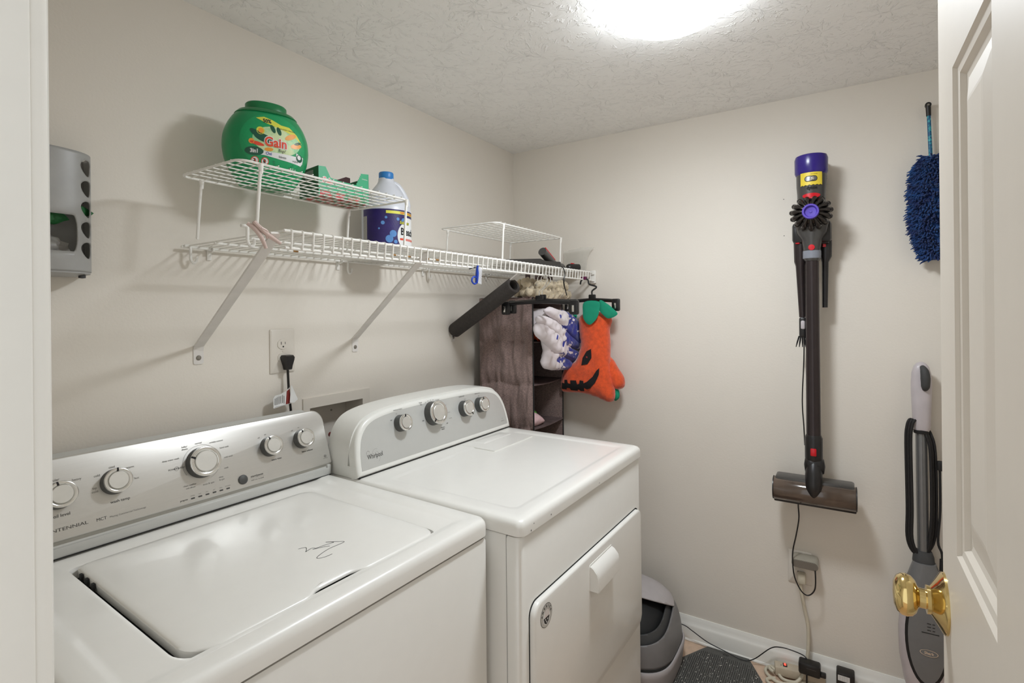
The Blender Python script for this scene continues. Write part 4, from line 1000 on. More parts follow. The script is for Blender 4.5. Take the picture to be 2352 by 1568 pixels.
# folded towel spilling out of the upper cubby
tw = thing('beach_towel', 'white towel with navy blue floral print, spilling out of the top cubby of the organizer', 'towel', (1.95, 1.03, 1.20))
A_ = [(1.689, 1.341), (1.726, 1.356), (1.801, 1.344), (1.855, 1.34), (1.929, 1.316), (1.988, 1.287), (2.125, 1.234), (2.13, 1.206), (2.102, 1.181), (2.006, 1.183), (1.889, 1.236), (1.8, 1.288), (1.717, 1.322)]
B_ = [(1.67, 1.322), (1.754, 1.317), (1.857, 1.283), (1.93, 1.242), (2.06, 1.201), (2.147, 1.182), (2.049, 1.170), (1.968, 1.182), (1.873, 1.198), (1.803, 1.245), (1.705, 1.285), (1.666, 1.3)]
C_ = [(1.701, 1.299), (1.79, 1.28), (1.895, 1.235), (1.97, 1.188), (2.092, 1.153), (2.129, 1.113), (2.09, 1.094), (1.959, 1.140), (1.849, 1.169), (1.756, 1.216), (1.692, 1.251)]
D_ = [(1.793, 1.231), (1.861, 1.198), (1.971, 1.152), (2.155, 1.096), (2.166, 1.071), (2.029, 1.083), (1.808, 1.11), (1.813, 1.181)]
def cam_scale(P, Ya, Yb): return [(x * Yb / Ya, CAM_H + (z - CAM_H) * Yb / Ya) for x, z in P]
def lobe(P, Ya, Yb, th, mi, slope, nm):
    Q = cam_scale(P, Ya, Yb); Q = [(p.x, p.y) for p in catmull([(a, b, 0) for a, b in Q], 3, True)]
    m = MB()
    m.pillow(Q, lambda u, w, d: (u, Yb - d, w), th, 0.009, soft=0.024, nz=0.011, nsc=48)
    m.build(nm, mi, tw, angle=80)
lobe(A_, 0.93, 0.985, 0.020, 'towel', 0.30, 'towel_fold')
lobe(B_, 0.95, 0.990, 0.018, 'towel', 0.35, 'towel_fold')
lobe(C_, 0.97, 0.995, 0.019, 'towel', 0.35, 'towel_fold')
lobe(D_, 1.00, 1.012, 0.020, 'towel', 0.25, 'towel_fold')
m = MB(); Q = [(p.x, p.y) for p in catmull([(1.820, 1.262, 0), (1.860, 1.272, 0), (1.93, 1.270, 0), (2.00, 1.262, 0), (2.045, 1.24, 0), (2.05, 1.232, 0), (1.825, 1.245, 0)], 3, True)]
m.loft([[(x, y, z + 0.03 * 0) for x, z in [(1.930, 1.225), (2.050, 1.222), (2.052, 1.300), (1.99, 1.335), (1.90, 1.350), (1.84, 1.335), (1.822, 1.30), (1.822, 1.262), (1.925, 1.262)]] for y in (1.000, 1.27)])
m.build('towel_stack', 'towel_white', tw, angle=50)

m = MB(); P = []
for i in range(50):
    a = i * 0.30; r = 0.006 + i * 0.00042; P.append((1.885 + r * cos(a), 1.066, 1.2195 + 0.018 + r * sin(a)))
for k in range(len(P) - 1): pass
m.loft([[(x, 1.062, z) for x, y, z in circ and [(1.885 + 0.024 * cos(2 * pi * k / 28), 0, 1.2395 + 0.021 * sin(2 * pi * k / 28)) for k in range(28)]], [(1.885 + 0.025 * cos(2 * pi * k / 28), 1.16, 1.2395 + 0.021 * sin(2 * pi * k / 28)) for k in range(28)]])
m.tube(P, 0.0055, 8)
tag(m.build('rolled_cloth', 'orange_cloth', angle=60), 'rolled bright orange cloth in the top cubby under the towel', 'cloth')
def puffy(name, P, Y, th, mat_, label, cat, soft=0.03, nz=0.006):
    Q = [(p.x, p.y) for p in catmull([(a, b, 0) for a, b in P], 3, True)]
    m = MB(); m.pillow(Q, lambda u, w, d: (u, Y - d, w), th, 0.010, soft=soft, nz=nz, nsc=40)
    tag(m.build(name, mat_, angle=80), label, cat, 'small cloths in the organizer')
puffy('folded_cloth', [(1.826, 0.923), (1.868, 0.918), (1.906, 0.901), (1.945, 0.872), (1.940, 0.862), (1.830, 0.8635)], 1.085, 0.026, 'pink_cloth', 'pale pink speckled cloth in the lowest visible cubby of the organizer', 'cloth')
puffy('green_cloth', [(1.880, 0.925), (1.975, 0.905), (1.985, 0.863), (1.885, 0.863)], 1.145, 0.020, 'lime', 'bright green cloth behind the pink cloth in the organizer cubby', 'cloth')
puffy('red_cloth', [(1.818, 0.870), (1.820, 0.965), (1.838, 0.985), (1.862, 0.950), (1.880, 0.925), (1.870, 0.866)], 1.185, 0.022, 'redcloth', 'dark red cloth at the back of the cubby holding the pink cloth', 'cloth')

# ---------------------------------------------------------------- clip hangers
def hanger(name, label, X, yA, yB, zbar, metal_hook, yh, group=None):
    t = thing(name, label, 'hanger', (X, (yA + yB) / 2, zbar), group='clip hangers on the shelf lip')
    m = MB(); yc = (yA + yB) / 2
    m.tube([(X, yA, zbar), (X, yA + (yB - yA) * 0.15, zbar + 0.003), (X, yc, zbar + 0.007), (X, yA + (yB - yA) * 0.85, zbar + 0.003), (X, yB, zbar)], 0.0085, 10, sub=4, flat=0.9)
    m.bx(X - 0.006, X + 0.006, yc - 0.016, yc + 0.016, zbar + 0.004, zbar + 0.030, 0.004)
    m.build('bar', 'black', t)
    for y in (yA, yB):
        s_ = 1 if y == max(yA, yB) else -1
        m = MB(); m.box((X - 0.006, y, zbar - 0.016), (0.020, 0.034, 0.052), 0.006); c_ = m.build('clip', 'black', t)
        m = MB(); m.box((X - 0.0175, y, zbar - 0.020), (0.003, 0.008, 0.024), 0.001); m.build('clip_spring', 'chrome', c_)
    zt_ = ZS - 0.0355
    m = MB(); m.tube([(X, yc, zbar + 0.026), (X, yc, zbar + 0.045), (X, yc - 0.020, zbar + 0.062), (X, yh - 0.022, zt_ - 0.020), (X, yh - 0.016, zt_ - 0.002), (X, yh, zt_ + 0.006), (X, yh + 0.016, zt_ - 0.004), (X, yh + 0.020, zt_ - 0.020)], 0.0017 if metal_hook else 0.0038, 8, sub=5)
    m.build('hook', 'chrome' if metal_hook else 'black', t)
    return t
hanger('clip_hanger', 'black clip hanger with a chrome hook, empty, in front of the fabric organizer', 1.690, 1.098, 0.806, 1.368, True, 0.940)
hanger('clip_hanger', 'black clip hanger mostly hidden behind the empty one, its chrome hook beside it', 1.716, 1.086, 0.822, 1.372, True, 0.940)
hanger('clip_hanger', 'black plastic hanger with a thick black hook, holding the orange pumpkin plush', 2.060, 1.010, 0.792, 1.378, False, 0.936)
m = MB(); m.bx(2.050, 2.070, 0.926, 0.950, ZS - 0.036, ZS - 0.022, 0.002); tag(m.build('hanger_size_tag', 'magenta'), 'small plum coloured size tag on the hook of the right-hand hanger', 'tag')
m = MB(); m.tube([(1.800, 0.962, ZS + 0.006), (1.830, 0.930, ZS + 0.006), (1.846, 0.924, 1.490), (1.839, 0.924, 1.449), (1.864, 0.926, 1.404), (1.868, 0.930, 1.412), (1.850, 0.931, 1.448), (1.853, 0.931, 1.470)], 0.0021, 8, sub=5)
tag(m.build('cord_loop', 'black'), 'thin black cord loop hanging over the shelf lip above the cream cloth', 'cord')

# ---------------------------------------------------------------- pumpkin plush
pk = thing('pumpkin_plush', 'orange plush pumpkin with a black grin and green felt leaves, hanging from a hanger', 'plush toy', (2.062, 0.90, 0.955))
body = [(0.963, 1.308), (0.939, 1.325), (0.877, 1.335), (0.815, 1.308), (0.823, 1.256), (0.82, 1.195), (0.821, 1.126), (0.813, 1.057), (0.802, 0.998), (0.807, 0.963), (0.834, 0.952), (0.89, 0.969), (0.957, 0.981), (1.017, 0.979), (1.052, 0.985), (1.052, 1.043), (1.03, 1.094), (0.985, 1.119), (0.958, 1.187), (0.964, 1.254)]
Q = [(p.x, p.y) for p in catmull([(a, b, 0) for a, b in body], 4, True)]
TH, SO = 0.042, 0.075
def px_(u, w, d): return (2.062 - d, u, w)
m = MB(); m.pillow(Q, px_, TH, 0.011, soft=SO, nz=0.006, nsc=26); bd = m.build('body', 'plush', pk, angle=80)
Q2 = [(p.x, p.y) for p in catmull([(a, b, 0) for a, b in [(0.845, 1.145), (0.815, 1.130), (0.795, 1.099), (0.768, 1.058), (0.766, 1.024), (0.785, 1.008), (0.814, 1.010), (0.840, 1.04)]], 4, True)]
m = MB(); m.pillow(Q2, lambda u, w, d: (2.078 - d, u, w), 0.026, 0.010, soft=0.035, nz=0.004, nsc=30); m.build('arm', 'plush', pk, angle=80)
m = MB(); m.pillow([(p.x, p.y) for p in catmull([(a, b, 0) for a, b in [(0.820, 1.029), (0.798, 1.010), (0.790, 0.985), (0.796, 0.965), (0.815, 0.960)]], 4, True)], lambda u, w, d: (2.082 - d, u, w), 0.012, 0.008, soft=0.02); m.build('green_trim', 'felt_green', pk, angle=80)
for pts, X in (([(0.932, 1.376), (0.865, 1.377), (0.862, 1.338), (0.875, 1.304), (0.906, 1.278), (0.932, 1.299), (0.938, 1.33)], 2.012), ([(0.86, 1.383), (0.828, 1.368), (0.801, 1.347), (0.781, 1.323), (0.82, 1.305), (0.85, 1.325), (0.865, 1.347)], 2.022), ([(0.995, 1.361), (0.971, 1.344), (0.966, 1.308), (0.986, 1.321)], 2.03)):
    k_ = X / 2.045
    Q3 = [(p.x * k_, CAM_H + (p.y - CAM_H) * k_) for p in catmull([(a, b, 0) for a, b in pts], 4, True)]
    m = MB(); m.pillow(Q3, lambda u, w, d: (X - d + (1.37 - w) * -0.04, u, w), 0.004, 0.010, soft=0.008); m.build('felt_leaf', 'felt_green', pk, angle=80)
def onbody(off):
    def f(u, w):
        d = min(1.0, edge_dist((u, w), Q) / SO); q = sqrt(max(0, 1 - (1 - d) ** 2)) * TH
        q += 0.006 * noise.noise(Vector((u * 26, w * 26, 3.1))) * d
        return (2.062 - q - off, u, w)
    return f
mouth = [(1.036, 1.024), (1.019, 1.023), (1.019, 1.039), (1.004, 1.04), (1.001, 1.025), (0.989, 1.023), (0.989, 1.039), (0.962, 1.04), (0.957, 1.023), (0.947, 1.027), (0.945, 1.042), (0.928, 1.04), (0.927, 1.03), (0.912, 1.037), (0.885, 1.061), (0.867, 1.088), (0.856, 1.098), (0.858, 1.071), (0.874, 1.035), (0.898, 1.01), (0.914, 1.004), (0.928, 1.009), (0.93, 0.994), (0.949, 0.993), (0.953, 0.999), (0.96, 0.999), (0.962, 0.993), (0.982, 0.993), (0.994, 0.994), (0.997, 1.003), (1.011, 1.003), (1.014, 0.995), (1.037, 0.997)]
m = MB(); m.patch(mouth, onbody(0.0022), 0.007); m.build('mouth', 'felt_black', bd)
m = MB(); m.patch([(0.889, 1.178), (0.889, 1.139), (0.908, 1.112), (0.937, 1.106), (0.932, 1.137), (0.913, 1.166)], onbody(0.0022), 0.007); e_ = m.build('eye', 'felt_black', bd)
f_ = onbody(0.003); p_ = f_(0.910, 1.142); m = MB(); m.lathe([(0.004, 0), (0.0035, 0.002), (0, 0.003)], p_, (-1, 0, 0), 14); m.build('button', 'valve', e_)

# ---------------------------------------------------------------- outlet with plug on the back wall
def duplex(parent, T, off=0):
    for k, v in enumerate((0.0195, -0.0195)):
        m = MB(T); P = [(max(-0.0165, min(0.0165, x)), y + v) for x, y in [(0.0175 * cos(a), 0.0145 * sin(a) * (1.0)) for a in [2 * pi * i / 36 for i in range(36)]]]
        m.loft([[(x, y, 0.0050) for x, y in P], [(x, y, 0.0070) for x, y in P]]); r_ = m.build('receptacle', 'plate', parent)
        m = MB(T)
        m.bx(-0.0072, -0.0054, v - 0.0012, v + 0.0070, 0.0066, 0.0072); m.build('slot', 'gap', r_)
        m = MB(T); m.bx(0.0054, 0.0070, v - 0.0004, v + 0.0062, 0.0066, 0.0072); m.build('slot', 'gap', r_)
        m = MB(T); m.patch(circ(0, v - 0.0072, 0.0024, 14), lambda u, w: (u, w, 0.0073)); m.build('ground_hole', 'gap', r_)
def plate(parent, T, w, h):
    m = MB(T); m.loft([[(x, y, 0) for x, y in rr(-w, w, -h, h, 0.003, 4)], [(x, y, 0.003) for x, y in rr(-w, w, -h, h, 0.003, 4)], [(x, y, 0.0052) for x, y in rr(-w + 0.003, w - 0.003, -h + 0.003, h - 0.003, 0.003, 4)]])
    p_ = m.build('plate', 'plate', parent)
    m = MB(T); m.lathe([(0.0030, 0.005), (0.0028, 0.0064), (0, 0.0068)], (0, 0, 0), (0, 0, 1), 14); m.build('screw', 'plate', p_)
ox, oz = 0.902, 1.2335
wo = thing('wall_outlet', 'ivory double outlet with a black plug in its lower socket, above the washer', 'outlet', (ox, YB, oz), 0, 'ivory wall outlets')
T = frame((ox, YB, oz), (1, 0, 0), (0, 0, 1), (0, -1, 0))
plate(wo, T, 0.0385, 0.0625); duplex(wo, T)
pc = thing('electric_cord', 'black plug and cord hanging from the outlet behind the washer console', 'power cord', (ox + 0.006, YB - 0.02, 1.10))
T2 = frame((ox + 0.006, YB - 0.0075, oz - 0.030), (1, 0, 0), (0, 0, 1), (0, -1, 0))
m = MB(T2)
P0 = [(-0.0125, 0.018), (0.0125, 0.018), (0.0165, 0.013), (0.0155, 0.006), (0.0085, -0.014), (0.0065, -0.024), (-0.0065, -0.024), (-0.0085, -0.014), (-0.0155, 0.006), (-0.0165, 0.013)]
m.loft([[(x, y, 0.000) for x, y in P0], [(x, y, 0.018) for x, y in P0], [(x * 0.88, y * 0.9, 0.023) for x, y in P0]]); m.build('plug', 'black', pc)
m = MB(); m.tube([(ox + 0.006, YB - 0.018, oz - 0.052), (ox + 0.007, YB - 0.018, oz - 0.075), (ox + 0.008, YB - 0.020, oz - 0.12), (ox + 0.016, YB - 0.020, oz - 0.21), (ox + 0.018, YB - 0.020, 0.88)], 0.0042, 10, sub=4, flat=0.75); m.build('cord', 'black', pc)
TT_ = frame((ox - 0.012, YB - 0.027, 1.108), (1, 0.10, 0), (0, 0, 1), (0.10, -1, 0))
m = MB(TT_)
m.slab([(-0.036, -0.030), (0.022, -0.025), (0.017, 0.022), (0.006, 0.013), (-0.012, 0.006), (-0.030, 0.004), (-0.036, -0.002)], lambda u, w: (u, w, 0.0 + 0.002 * sin(u * 90)), lambda u, w: (u, w, 0.0006 + 0.002 * sin(u * 90)), 0, 0.008)
wt = m.build('warning_tag', 'white', pc, 'white warning tag with a dark red band')
m = MB(TT_); g = lambda u, w: (u, w, 0.0012 + 0.002 * sin(u * 90))
m.patch([(0.004, -0.025), (0.021, -0.023), (0.016, 0.018), (0.007, 0.012)], g, 0.008, 1)
random.seed(5)
for k in range(7):
    x = -0.031 + k * 0.0048; m.patch([(x, -0.022), (x + 0.0015, -0.022), (x + 0.0015, -0.004 + random.uniform(-0.004, 0.004) + k * 0.001), (x, -0.004 + k * 0.001)], g, None, 0)
m.patch([(-0.033, -0.0275), (0.003, -0.0255), (0.003, -0.0262), (-0.033, -0.0282)], g, None, 0)
V, Fc = text2d('DO NOT', 0.005); m.add([(0.0125 - w, -0.003 + u, 0.0016) for u, w in V], Fc, 2)
m.build('tag_print', ['print', 'valve', 'white'], wt, smooth=False)
m = MB(); m.slab([(0, 0), (0.020, -0.044), (0.008, -0.052), (-0.006, -0.050), (-0.002, -0.004)], lambda u, w: (ox + 0.007 + u, YB - 0.034, 1.137 + w), lambda u, w: (ox + 0.007 + u, YB - 0.0335, 1.137 + w)); m.build('clear_tag_sleeve', 'white', pc)

# ---------------------------------------------------------------- recessed washer supply box
sb = thing('laundry_supply_box', 'ivory plastic supply box set in the wall behind the washer and dryer', 'supply box', (1.093, YB, 0.97))
m = MB(); fr_o = [(0.968, 0.80), (1.226, 0.80), (1.226, 1.084), (0.968, 1.084)]; fr_i = [(hx0 + 0.001, hz0 + 0.001), (hx1 - 0.001, hz0 + 0.001), (hx1 - 0.001, hz1 - 0.001), (hx0 + 0.001, hz1 - 0.001)]
m.slab(fr_o, lambda u, w: (u, YB - 0.004, w), lambda u, w: (u, YB, w), holes=[fr_i]); m.build('frame', 'plate', sb)
m = MB(); k_ = [fr_i, [(hx0 + 0.006, hz0 + 0.006), (hx1 - 0.006, hz0 + 0.006), (hx1 - 0.006, hz1 - 0.004), (hx0 + 0.006, hz1 - 0.004)]]
m.loft([[(x, YB - 0.004, z) for x, z in k_[0]], [(x, YB + 0.075, z) for x, z in k_[1]]], False, True); m.build('recess', 'plate', sb, smooth=False)
m = MB(); m.lathe([(0.0045, 0), (0.004, 0.002), (0, 0.003)], (1.210, YB - 0.004, 1.028), (0, -1, 0), 14); m.build('screw', 'screw', sb)
m = MB(); m.lathe([(0.0035, 0), (0.003, 0.002), (0, 0.003)], (1.130, YB + 0.075, 1.018), (0, -1, 0), 14); m.build('screw', 'screw', sb)
m = MB(); m.tube([(1.055, YB + 0.03, 0.88), (1.055, YB - 0.03, 0.93), (1.075, YB - 0.045, 0.965), (1.115, YB - 0.045, 0.982), (1.150, YB - 0.035, 0.965), (1.165, YB - 0.02, 0.92), (1.165, YB - 0.02, 0.80)], 0.014, 14, sub=6)
tag(m.build('drain_hose', 'hose', angle=60), 'black ribbed hose arching out of the supply box behind the dryer console', 'hose')
m = MB(); m.lathe([(0.016, 0), (0.018, 0.004), (0.018, 0.012), (0.010, 0.016), (0, 0.016)], (1.105, YB - 0.000, 0.945), (0, -1, 0.3), 10); m.tube([(1.105, YB + 0.05, 0.945), (1.105, YB, 0.945)], 0.008, 10)
tag(m.build('water_valve', 'valve', angle=40), 'dark red valve handle inside the supply box', 'valve')

# ---------------------------------------------------------------- grey bag dispenser on the back wall
bx0, bx1, bz0, bz1, bd_ = 0.225, 0.441, 1.430, 1.668, 0.088
bg = thing('bag_dispenser', 'grey plastic bag dispenser with round side holes, on the back wall by the doorway', 'bag dispenser', (bx0, YB, bz0))
def bsurf(u, w):      # u along the curved front 0..1.2 (wraps onto the right side), w height
    W_ = bx1 - bx0; cx = (bx0 + bx1) / 2
    t = u / 0.5 * pi
    c, s2 = cos(t - pi / 2 - 0.0), 0
    # superellipse quarter path from left-back to right-back
    a = pi - u * pi
    x = cx + W_ / 2 * math.copysign(abs(cos(a)) ** 0.62, cos(a)); y = YB - 0.004 - bd_ * abs(sin(a)) ** 0.62
    return (x, y, w)
holes = []
for k in range(5):
    zc = 1.639 - k * 0.0415
    for ua in (0.785, 0.215): holes.append([(ua + 0.085 * cos(a) * (1 + 0.25 * sin(a)), zc + 0.0165 * sin(a)) for a in [2 * pi * i / 24 for i in range(24)]])
holes.append([(x, z) for x, z in rr(0.33, 0.67, 1.468, 1.540, 0.03, 6)])
outer = [(0.0 + i / 60, bz0) for i in range(61)] + [(1.0 - i / 60, bz1) for i in range(61)]
V, Fc = tri(outer, 0.0075, holes)
m = MB(); m.add([bsurf(u, w) for u, w in V], Fc)
shell = m.build('shell', 'grey_holder', bg, angle=60)
so = shell.modifiers.new('thickness', 'SOLIDIFY'); so.thickness = 0.003; so.offset = 0
m = MB(); rimp = lambda k, z: [(((bx0 + bx1) / 2) + (bsurf(i / 40, 0)[0] - (bx0 + bx1) / 2) * k, YB - 0.004 + (bsurf(i / 40, 0)[1] - YB + 0.004) * k, z) for i in range(41)]
m.loft([rimp(1.0, bz0 + 0.003), rimp(1.0, bz0 - 0.004), rimp(0.85, bz0 - 0.008)], True, True); m.bx(bx0, bx1, YB - 0.005, YB, bz0, bz1); m.build('base_and_back', 'grey_holder', bg, angle=50)
m = MB(); m.lathe([(0.006, 0), (0.006, 0.006), (0, 0.007)], (bx1 - 0.022, YB - 0.06, bz0 - 0.006), (0, 0, -1), 14); m.build('rubber_foot', 'rubber', bg)
def blob(name, c, r, mt, label, seed):
    m = MB(); bm = bmesh.new(); bmesh.ops.create_icosphere(bm, subdivisions=4, radius=1)
    V = []
    for v in bm.verts:
        p = v.co; n_ = 1 + 0.28 * noise.noise(p * 2.2 + Vector((seed, 0, 0))) + 0.14 * noise.noise(p * 6 + Vector((seed, 3, 0)))
        V.append((c[0] + p.x * r[0] * n_, c[1] + p.y * r[1] * n_, c[2] + p.z * r[2] * n_))
    bm.verts.index_update(); m.add(V, [tuple(v.index for v in f.verts) for f in bm.faces]); bm.free()
    tag(m.build(name, mt, angle=40), label, 'plastic bag', 'plastic bags in the dispenser')
blob('plastic_bag', (0.330, YB - 0.046, 1.545), (0.062, 0.028, 0.034), 'bag_green', 'crumpled green plastic bag inside the grey dispenser', 2)
blob('plastic_bag', (0.330, YB - 0.046, 1.475), (0.062, 0.028, 0.036), 'bag_grey', 'crumpled grey plastic bag low in the dispenser below the green one', 7)
m = MB(); m.slab([(0.395, 1.563), (0.425, 1.566), (0.447, 1.556), (0.440, 1.549), (0.410, 1.544)], lambda u, w: (u, YB - 0.062 + (u - 0.40) * 0.5, w), lambda u, w: (u, YB - 0.058 + (u - 0.40) * 0.5, w), 0, 0.006)
tag(m.build('bag_corner', 'bag_green'), 'green bag corner poking out of the dispenser side hole', 'plastic bag')

# ---------------------------------------------------------------- cordless stick vacuum on its wall dock
VX, VY = 2.058, 0.083
dk = thing('vacuum_dock', 'black wall dock behind the stick vacuum, holding two attachments', 'vacuum dock', (XS, VY, 1.50))
m = MB(); m.bx(2.118, XS, VY - 0.034, VY + 0.012, 1.565, 1.850, 0.008); m.bx(2.070, 2.135, VY - 0.052, VY + 0.050, 1.560, 1.610, 0.010); m.build('dock_body', 'v_black', dk)
m = MB(); m.bx(2.128, XS, VY - 0.046, VY - 0.034, 1.800, 1.858, 0.003); m.build('dock_clip', 'litter_light', dk)
m = MB(); m.tube([(2.112, VY - 0.030, 1.835), (2.106, VY - 0.031, 1.66), (2.106, VY - 0.031, 1.60)], 0.010, 12); m.build('charging_spine', 'v_black', dk)
ct = thing('crevice_tool', 'slim black crevice tool clipped to the right of the vacuum wand', 'vacuum tool', (2.095, VY - 0.044, 1.36), 0, 'vacuum tools in the wall dock')
m = MB(); m.tube([(2.097, VY - 0.040, 1.575), (2.097, VY - 0.040, 1.520), (2.097, VY - 0.038, 1.500), (2.097, VY - 0.036, 1.343)], [0.019, 0.018, 0.0105, 0.0085], 16, flat=0.9); m.build('tool_tube', 'v_black', ct)
m = MB(); m.box((2.079, VY - 0.036, 1.560), (0.004, 0.010, 0.018), 0.0015); m.build('release_button', 'v_red', ct)
ct = thing('combination_tool', 'black combination tool with a small brush tip, left of the vacuum wand', 'vacuum tool', (2.075, VY + 0.040, 1.21), 0, 'vacuum tools in the wall dock')
m = MB(); m.tube([(2.085, VY + 0.036, 1.585), (2.085, VY + 0.036, 1.505), (2.085, VY + 0.036, 1.490), (2.085, VY + 0.031, 1.310)], [0.0215, 0.020, 0.0155, 0.0110], 16); m.build('tool_tube', 'v_wand', ct)
m = MB(); m.box((2.072, VY + 0.030, 1.283), (0.008, 0.013, 0.030), 0.004); m.build('slider', 'mop_lilac', ct)
m = MB(); m.box((2.083, VY + 0.031, 1.275), (0.020, 0.022, 0.070), 0.006); m.build('tip', 'v_black', ct)
m = MB()
for i in range(5):
    for j in range(3): m.tube([(2.078 + j * 0.006, VY + 0.022 + i * 0.005, 1.243), (2.074 + j * 0.006, VY + 0.016 + i * 0.008, 1.222), (2.074 + j * 0.006, VY + 0.012 + i * 0.010, 1.205)], [0.0028, 0.0024, 0.0010], 6)
m.build('brush', 'matte_black', ct)
m = MB(); m.box((2.062, VY + 0.043, 1.573), (0.006, 0.014, 0.016), 0.003); m.build('release_button', 'v_red', ct)

vc = thing('stick_vacuum', 'dark grey cordless stick vacuum with purple filter and long wand, hanging on the right wall', 'vacuum cleaner', (VX, VY, 0.67))
LN = 40
m = MB(); m.lathe([(0.043, 1.795), (0.0465, 1.798), (0.0500, 1.806), (0.0505, 1.852), (0.0475, 1.862), (0.042, 1.8645), (0.040, 1.862), (0, 1.861)], (VX, VY, 0), n=LN); m.build('filter_cap', 'v_purple', vc)
m = MB(); m.lathe([(0.030, 1.660), (0.0425, 1.700), (0.0430, 1.733), (0.0450, 1.760), (0.0455, 1.800), (0.043, 1.802)], (VX, VY, 0), n=LN); mb_ = m.build('motor_body', 'v_body', vc)
def cyl(o, r=0.0462):
    def f(u, w):
        a = u / r
        return (VX - (r + o) * cos(a + 0.04), VY - (r + o) * sin(a + 0.04), w)
    return f
# u grows toward -Y (to the right in view)
zg = []
for i in range(13): zg.append((-0.034 + 0.068 * i / 12, 1.755 + (0.0028 if i % 2 else 0)))
for i in range(13): zg.append((0.034 - 0.068 * i / 12, 1.800 + (0.0 if i % 2 else 0.0028)))
m = MB(); m.patch(zg, cyl(0.0008), 0.006, 0); m.patch(rr(-0.020, 0.018, 1.768, 1.787, 0.009, 8), cyl(0.0012), 0.006, 1)
m.patch(rr(-0.018, 0.016, 1.770, 1.785, 0.007, 8), cyl(0.0015), 0.006, 2)
m.text('MAX POWER', 0.0025, cyl(0.0012), 1, 0.008, 1.7925)
m.build('power_label', ['v_yellow', 'gap', 'mop_tube'], mb_, 'yellow label with silver power slider', smooth=True)
p_ = cyl(0.0)(0.003, 1.7775); m = MB(); m.lathe([(0.007, 0), (0.0065, 0.004), (0.003, 0.0065), (0, 0.007)], p_, (-1, 0, 0), 18); m.build('power_slider', 'chrome', mb_)
m = MB(); m.text('dyson', 0.0105, cyl(0.0, 0.0462), 0, 0.002, 1.7475, bold=0.0006, sx=0.95); m.build('lettering', 'gap', mb_, smooth=False)
m = MB(); P = [(0.026 * cos(a), 1.722 + (0.007 if sin(a) > 0 else 0.011) * sin(a)) for a in [2 * pi * i / 28 for i in range(28)]]
m.slab(P, cyl(0.003, 0.044), cyl(-0.01, 0.044), 0, 0.006); m.build('release_latch', 'v_red', mb_)
m = MB(); P = [(0.024 * cos(a), 1.712 + 0.014 * sin(a)) for a in [2 * pi * i / 28 for i in range(28)]]
m.slab(P, cyl(-0.0005, 0.044), cyl(-0.01, 0.044), 0, 0.006); m.build('latch_recess', 'gap', mb_)
# cyclone ring
CZ, CX_ = 1.663, VX - 0.030
cy_ = MB(); cy_.lathe([(0.020, 0.028), (0.034, 0.024), (0.046, 0.008), (0.050, -0.012), (0.045, -0.030), (0, -0.034)], (CX_, VY, CZ), (-1, 0, 0), 36)
hub = cy_.build('cyclone_hub', 'v_cyclone', vc, angle=50)
for k in range(15):
    a = 2 * pi * k / 15 + 0.1
    dy, dz = cos(a), sin(a) * 0.93
    m = MB()
    m.tube([(CX_ - 0.038, VY + dy * 0.022, CZ + dz * 0.022), (CX_ - 0.033, VY + dy * 0.036, CZ + dz * 0.036), (CX_ - 0.018, VY + dy * 0.049, CZ + dz * 0.049), (CX_ - 0.004, VY + dy * 0.055, CZ + dz * 0.055)], [0.0026, 0.0040, 0.0086, 0.0094], 12, sub=3)
    bm = None
    m.lathe([(0.0, 0.010), (0.005, 0.009), (0.0085, 0.004), (0.0092, -0.002), (0.008, -0.012), (0, -0.014)], (CX_ - 0.006, VY + dy * 0.0555, CZ + dz * 0.0555), (-0.4, dy * 0.9, dz * 0.9), 14)
    m.build('cyclone_cone', 'v_cyclone', hub, angle=60)
m = MB(); m.lathe([(0.023, 0.026), (0.0255, 0.034), (0.0255, 0.044), (0.0235, 0.0465), (0.0195, 0.0465), (0.0180, 0.042), (0.0160, 0.037), (0.0045, 0.0365), (0.004, 0.039), (0, 0.039)], (CX_, VY, CZ), (-1, 0, 0), 40); m.build('hub_disc', 'v_purple2', hub, angle=40)
# inlet funnel and wand
m = MB(); m.loft([[(VX + x, VY + y, z) for x, y in circ(0, 0, rx, 32, ry)] for z, rx, ry in ((1.640, 0.040, 0.052), (1.600, 0.036, 0.046), (1.575, 0.030, 0.031), (1.545, 0.027, 0.0265), (1.512, 0.027, 0.0265), (1.503, 0.022, 0.0215))]); fn_ = m.build('inlet', 'v_body', vc, angle=50)
m = MB(); m.bx(VX - 0.004, VX + 0.045, VY - 0.058, VY + 0.060, 1.567, 1.640, 0.012); m.build('inlet_shroud', 'v_black', vc)
m = MB(); m.lathe([(0.0100, 0), (0.0095, 0.003), (0, 0.004)], (VX - 0.0265, VY, 1.548), (-1, 0, 0), 24); m.build('wand_button', 'v_red', fn_)
m = MB(); m.lathe([(0.0276, 1.512), (0.0280, 1.516), (0.0280, 1.534), (0.0276, 1.538)], (VX, VY, 0), n=32); m.build('clear_tape', 'v_clear', fn_)
m = MB(); m.lathe([(0.0200, 1.508), (0.0205, 1.49), (0.0215, 1.10), (0.0220, 0.905), (0.0225, 0.900)], (VX, VY, 0), n=32); m.build('wand', 'v_wand', vc)
m = MB(); m.lathe([(0.0225, 0.906), (0.0270, 0.896), (0.0270, 0.826), (0.024, 0.814), (0.018, 0.810)], (VX, VY, 0), n=32); cf_ = m.build('wand_collar', 'v_black', vc)
m = MB(); m.box((VX - 0.027, VY, 0.851), (0.006, 0.018, 0.026), 0.0028); m.build('wand_button', 'v_red', cf_)
m = MB(); m.lathe([(0, -0.034), (0.024, -0.030), (0.034, -0.012), (0.035, 0.010), (0.026, 0.026), (0, 0.030)], (VX, VY, 0.800), (0, 1, 0), 28, sx=0.85)
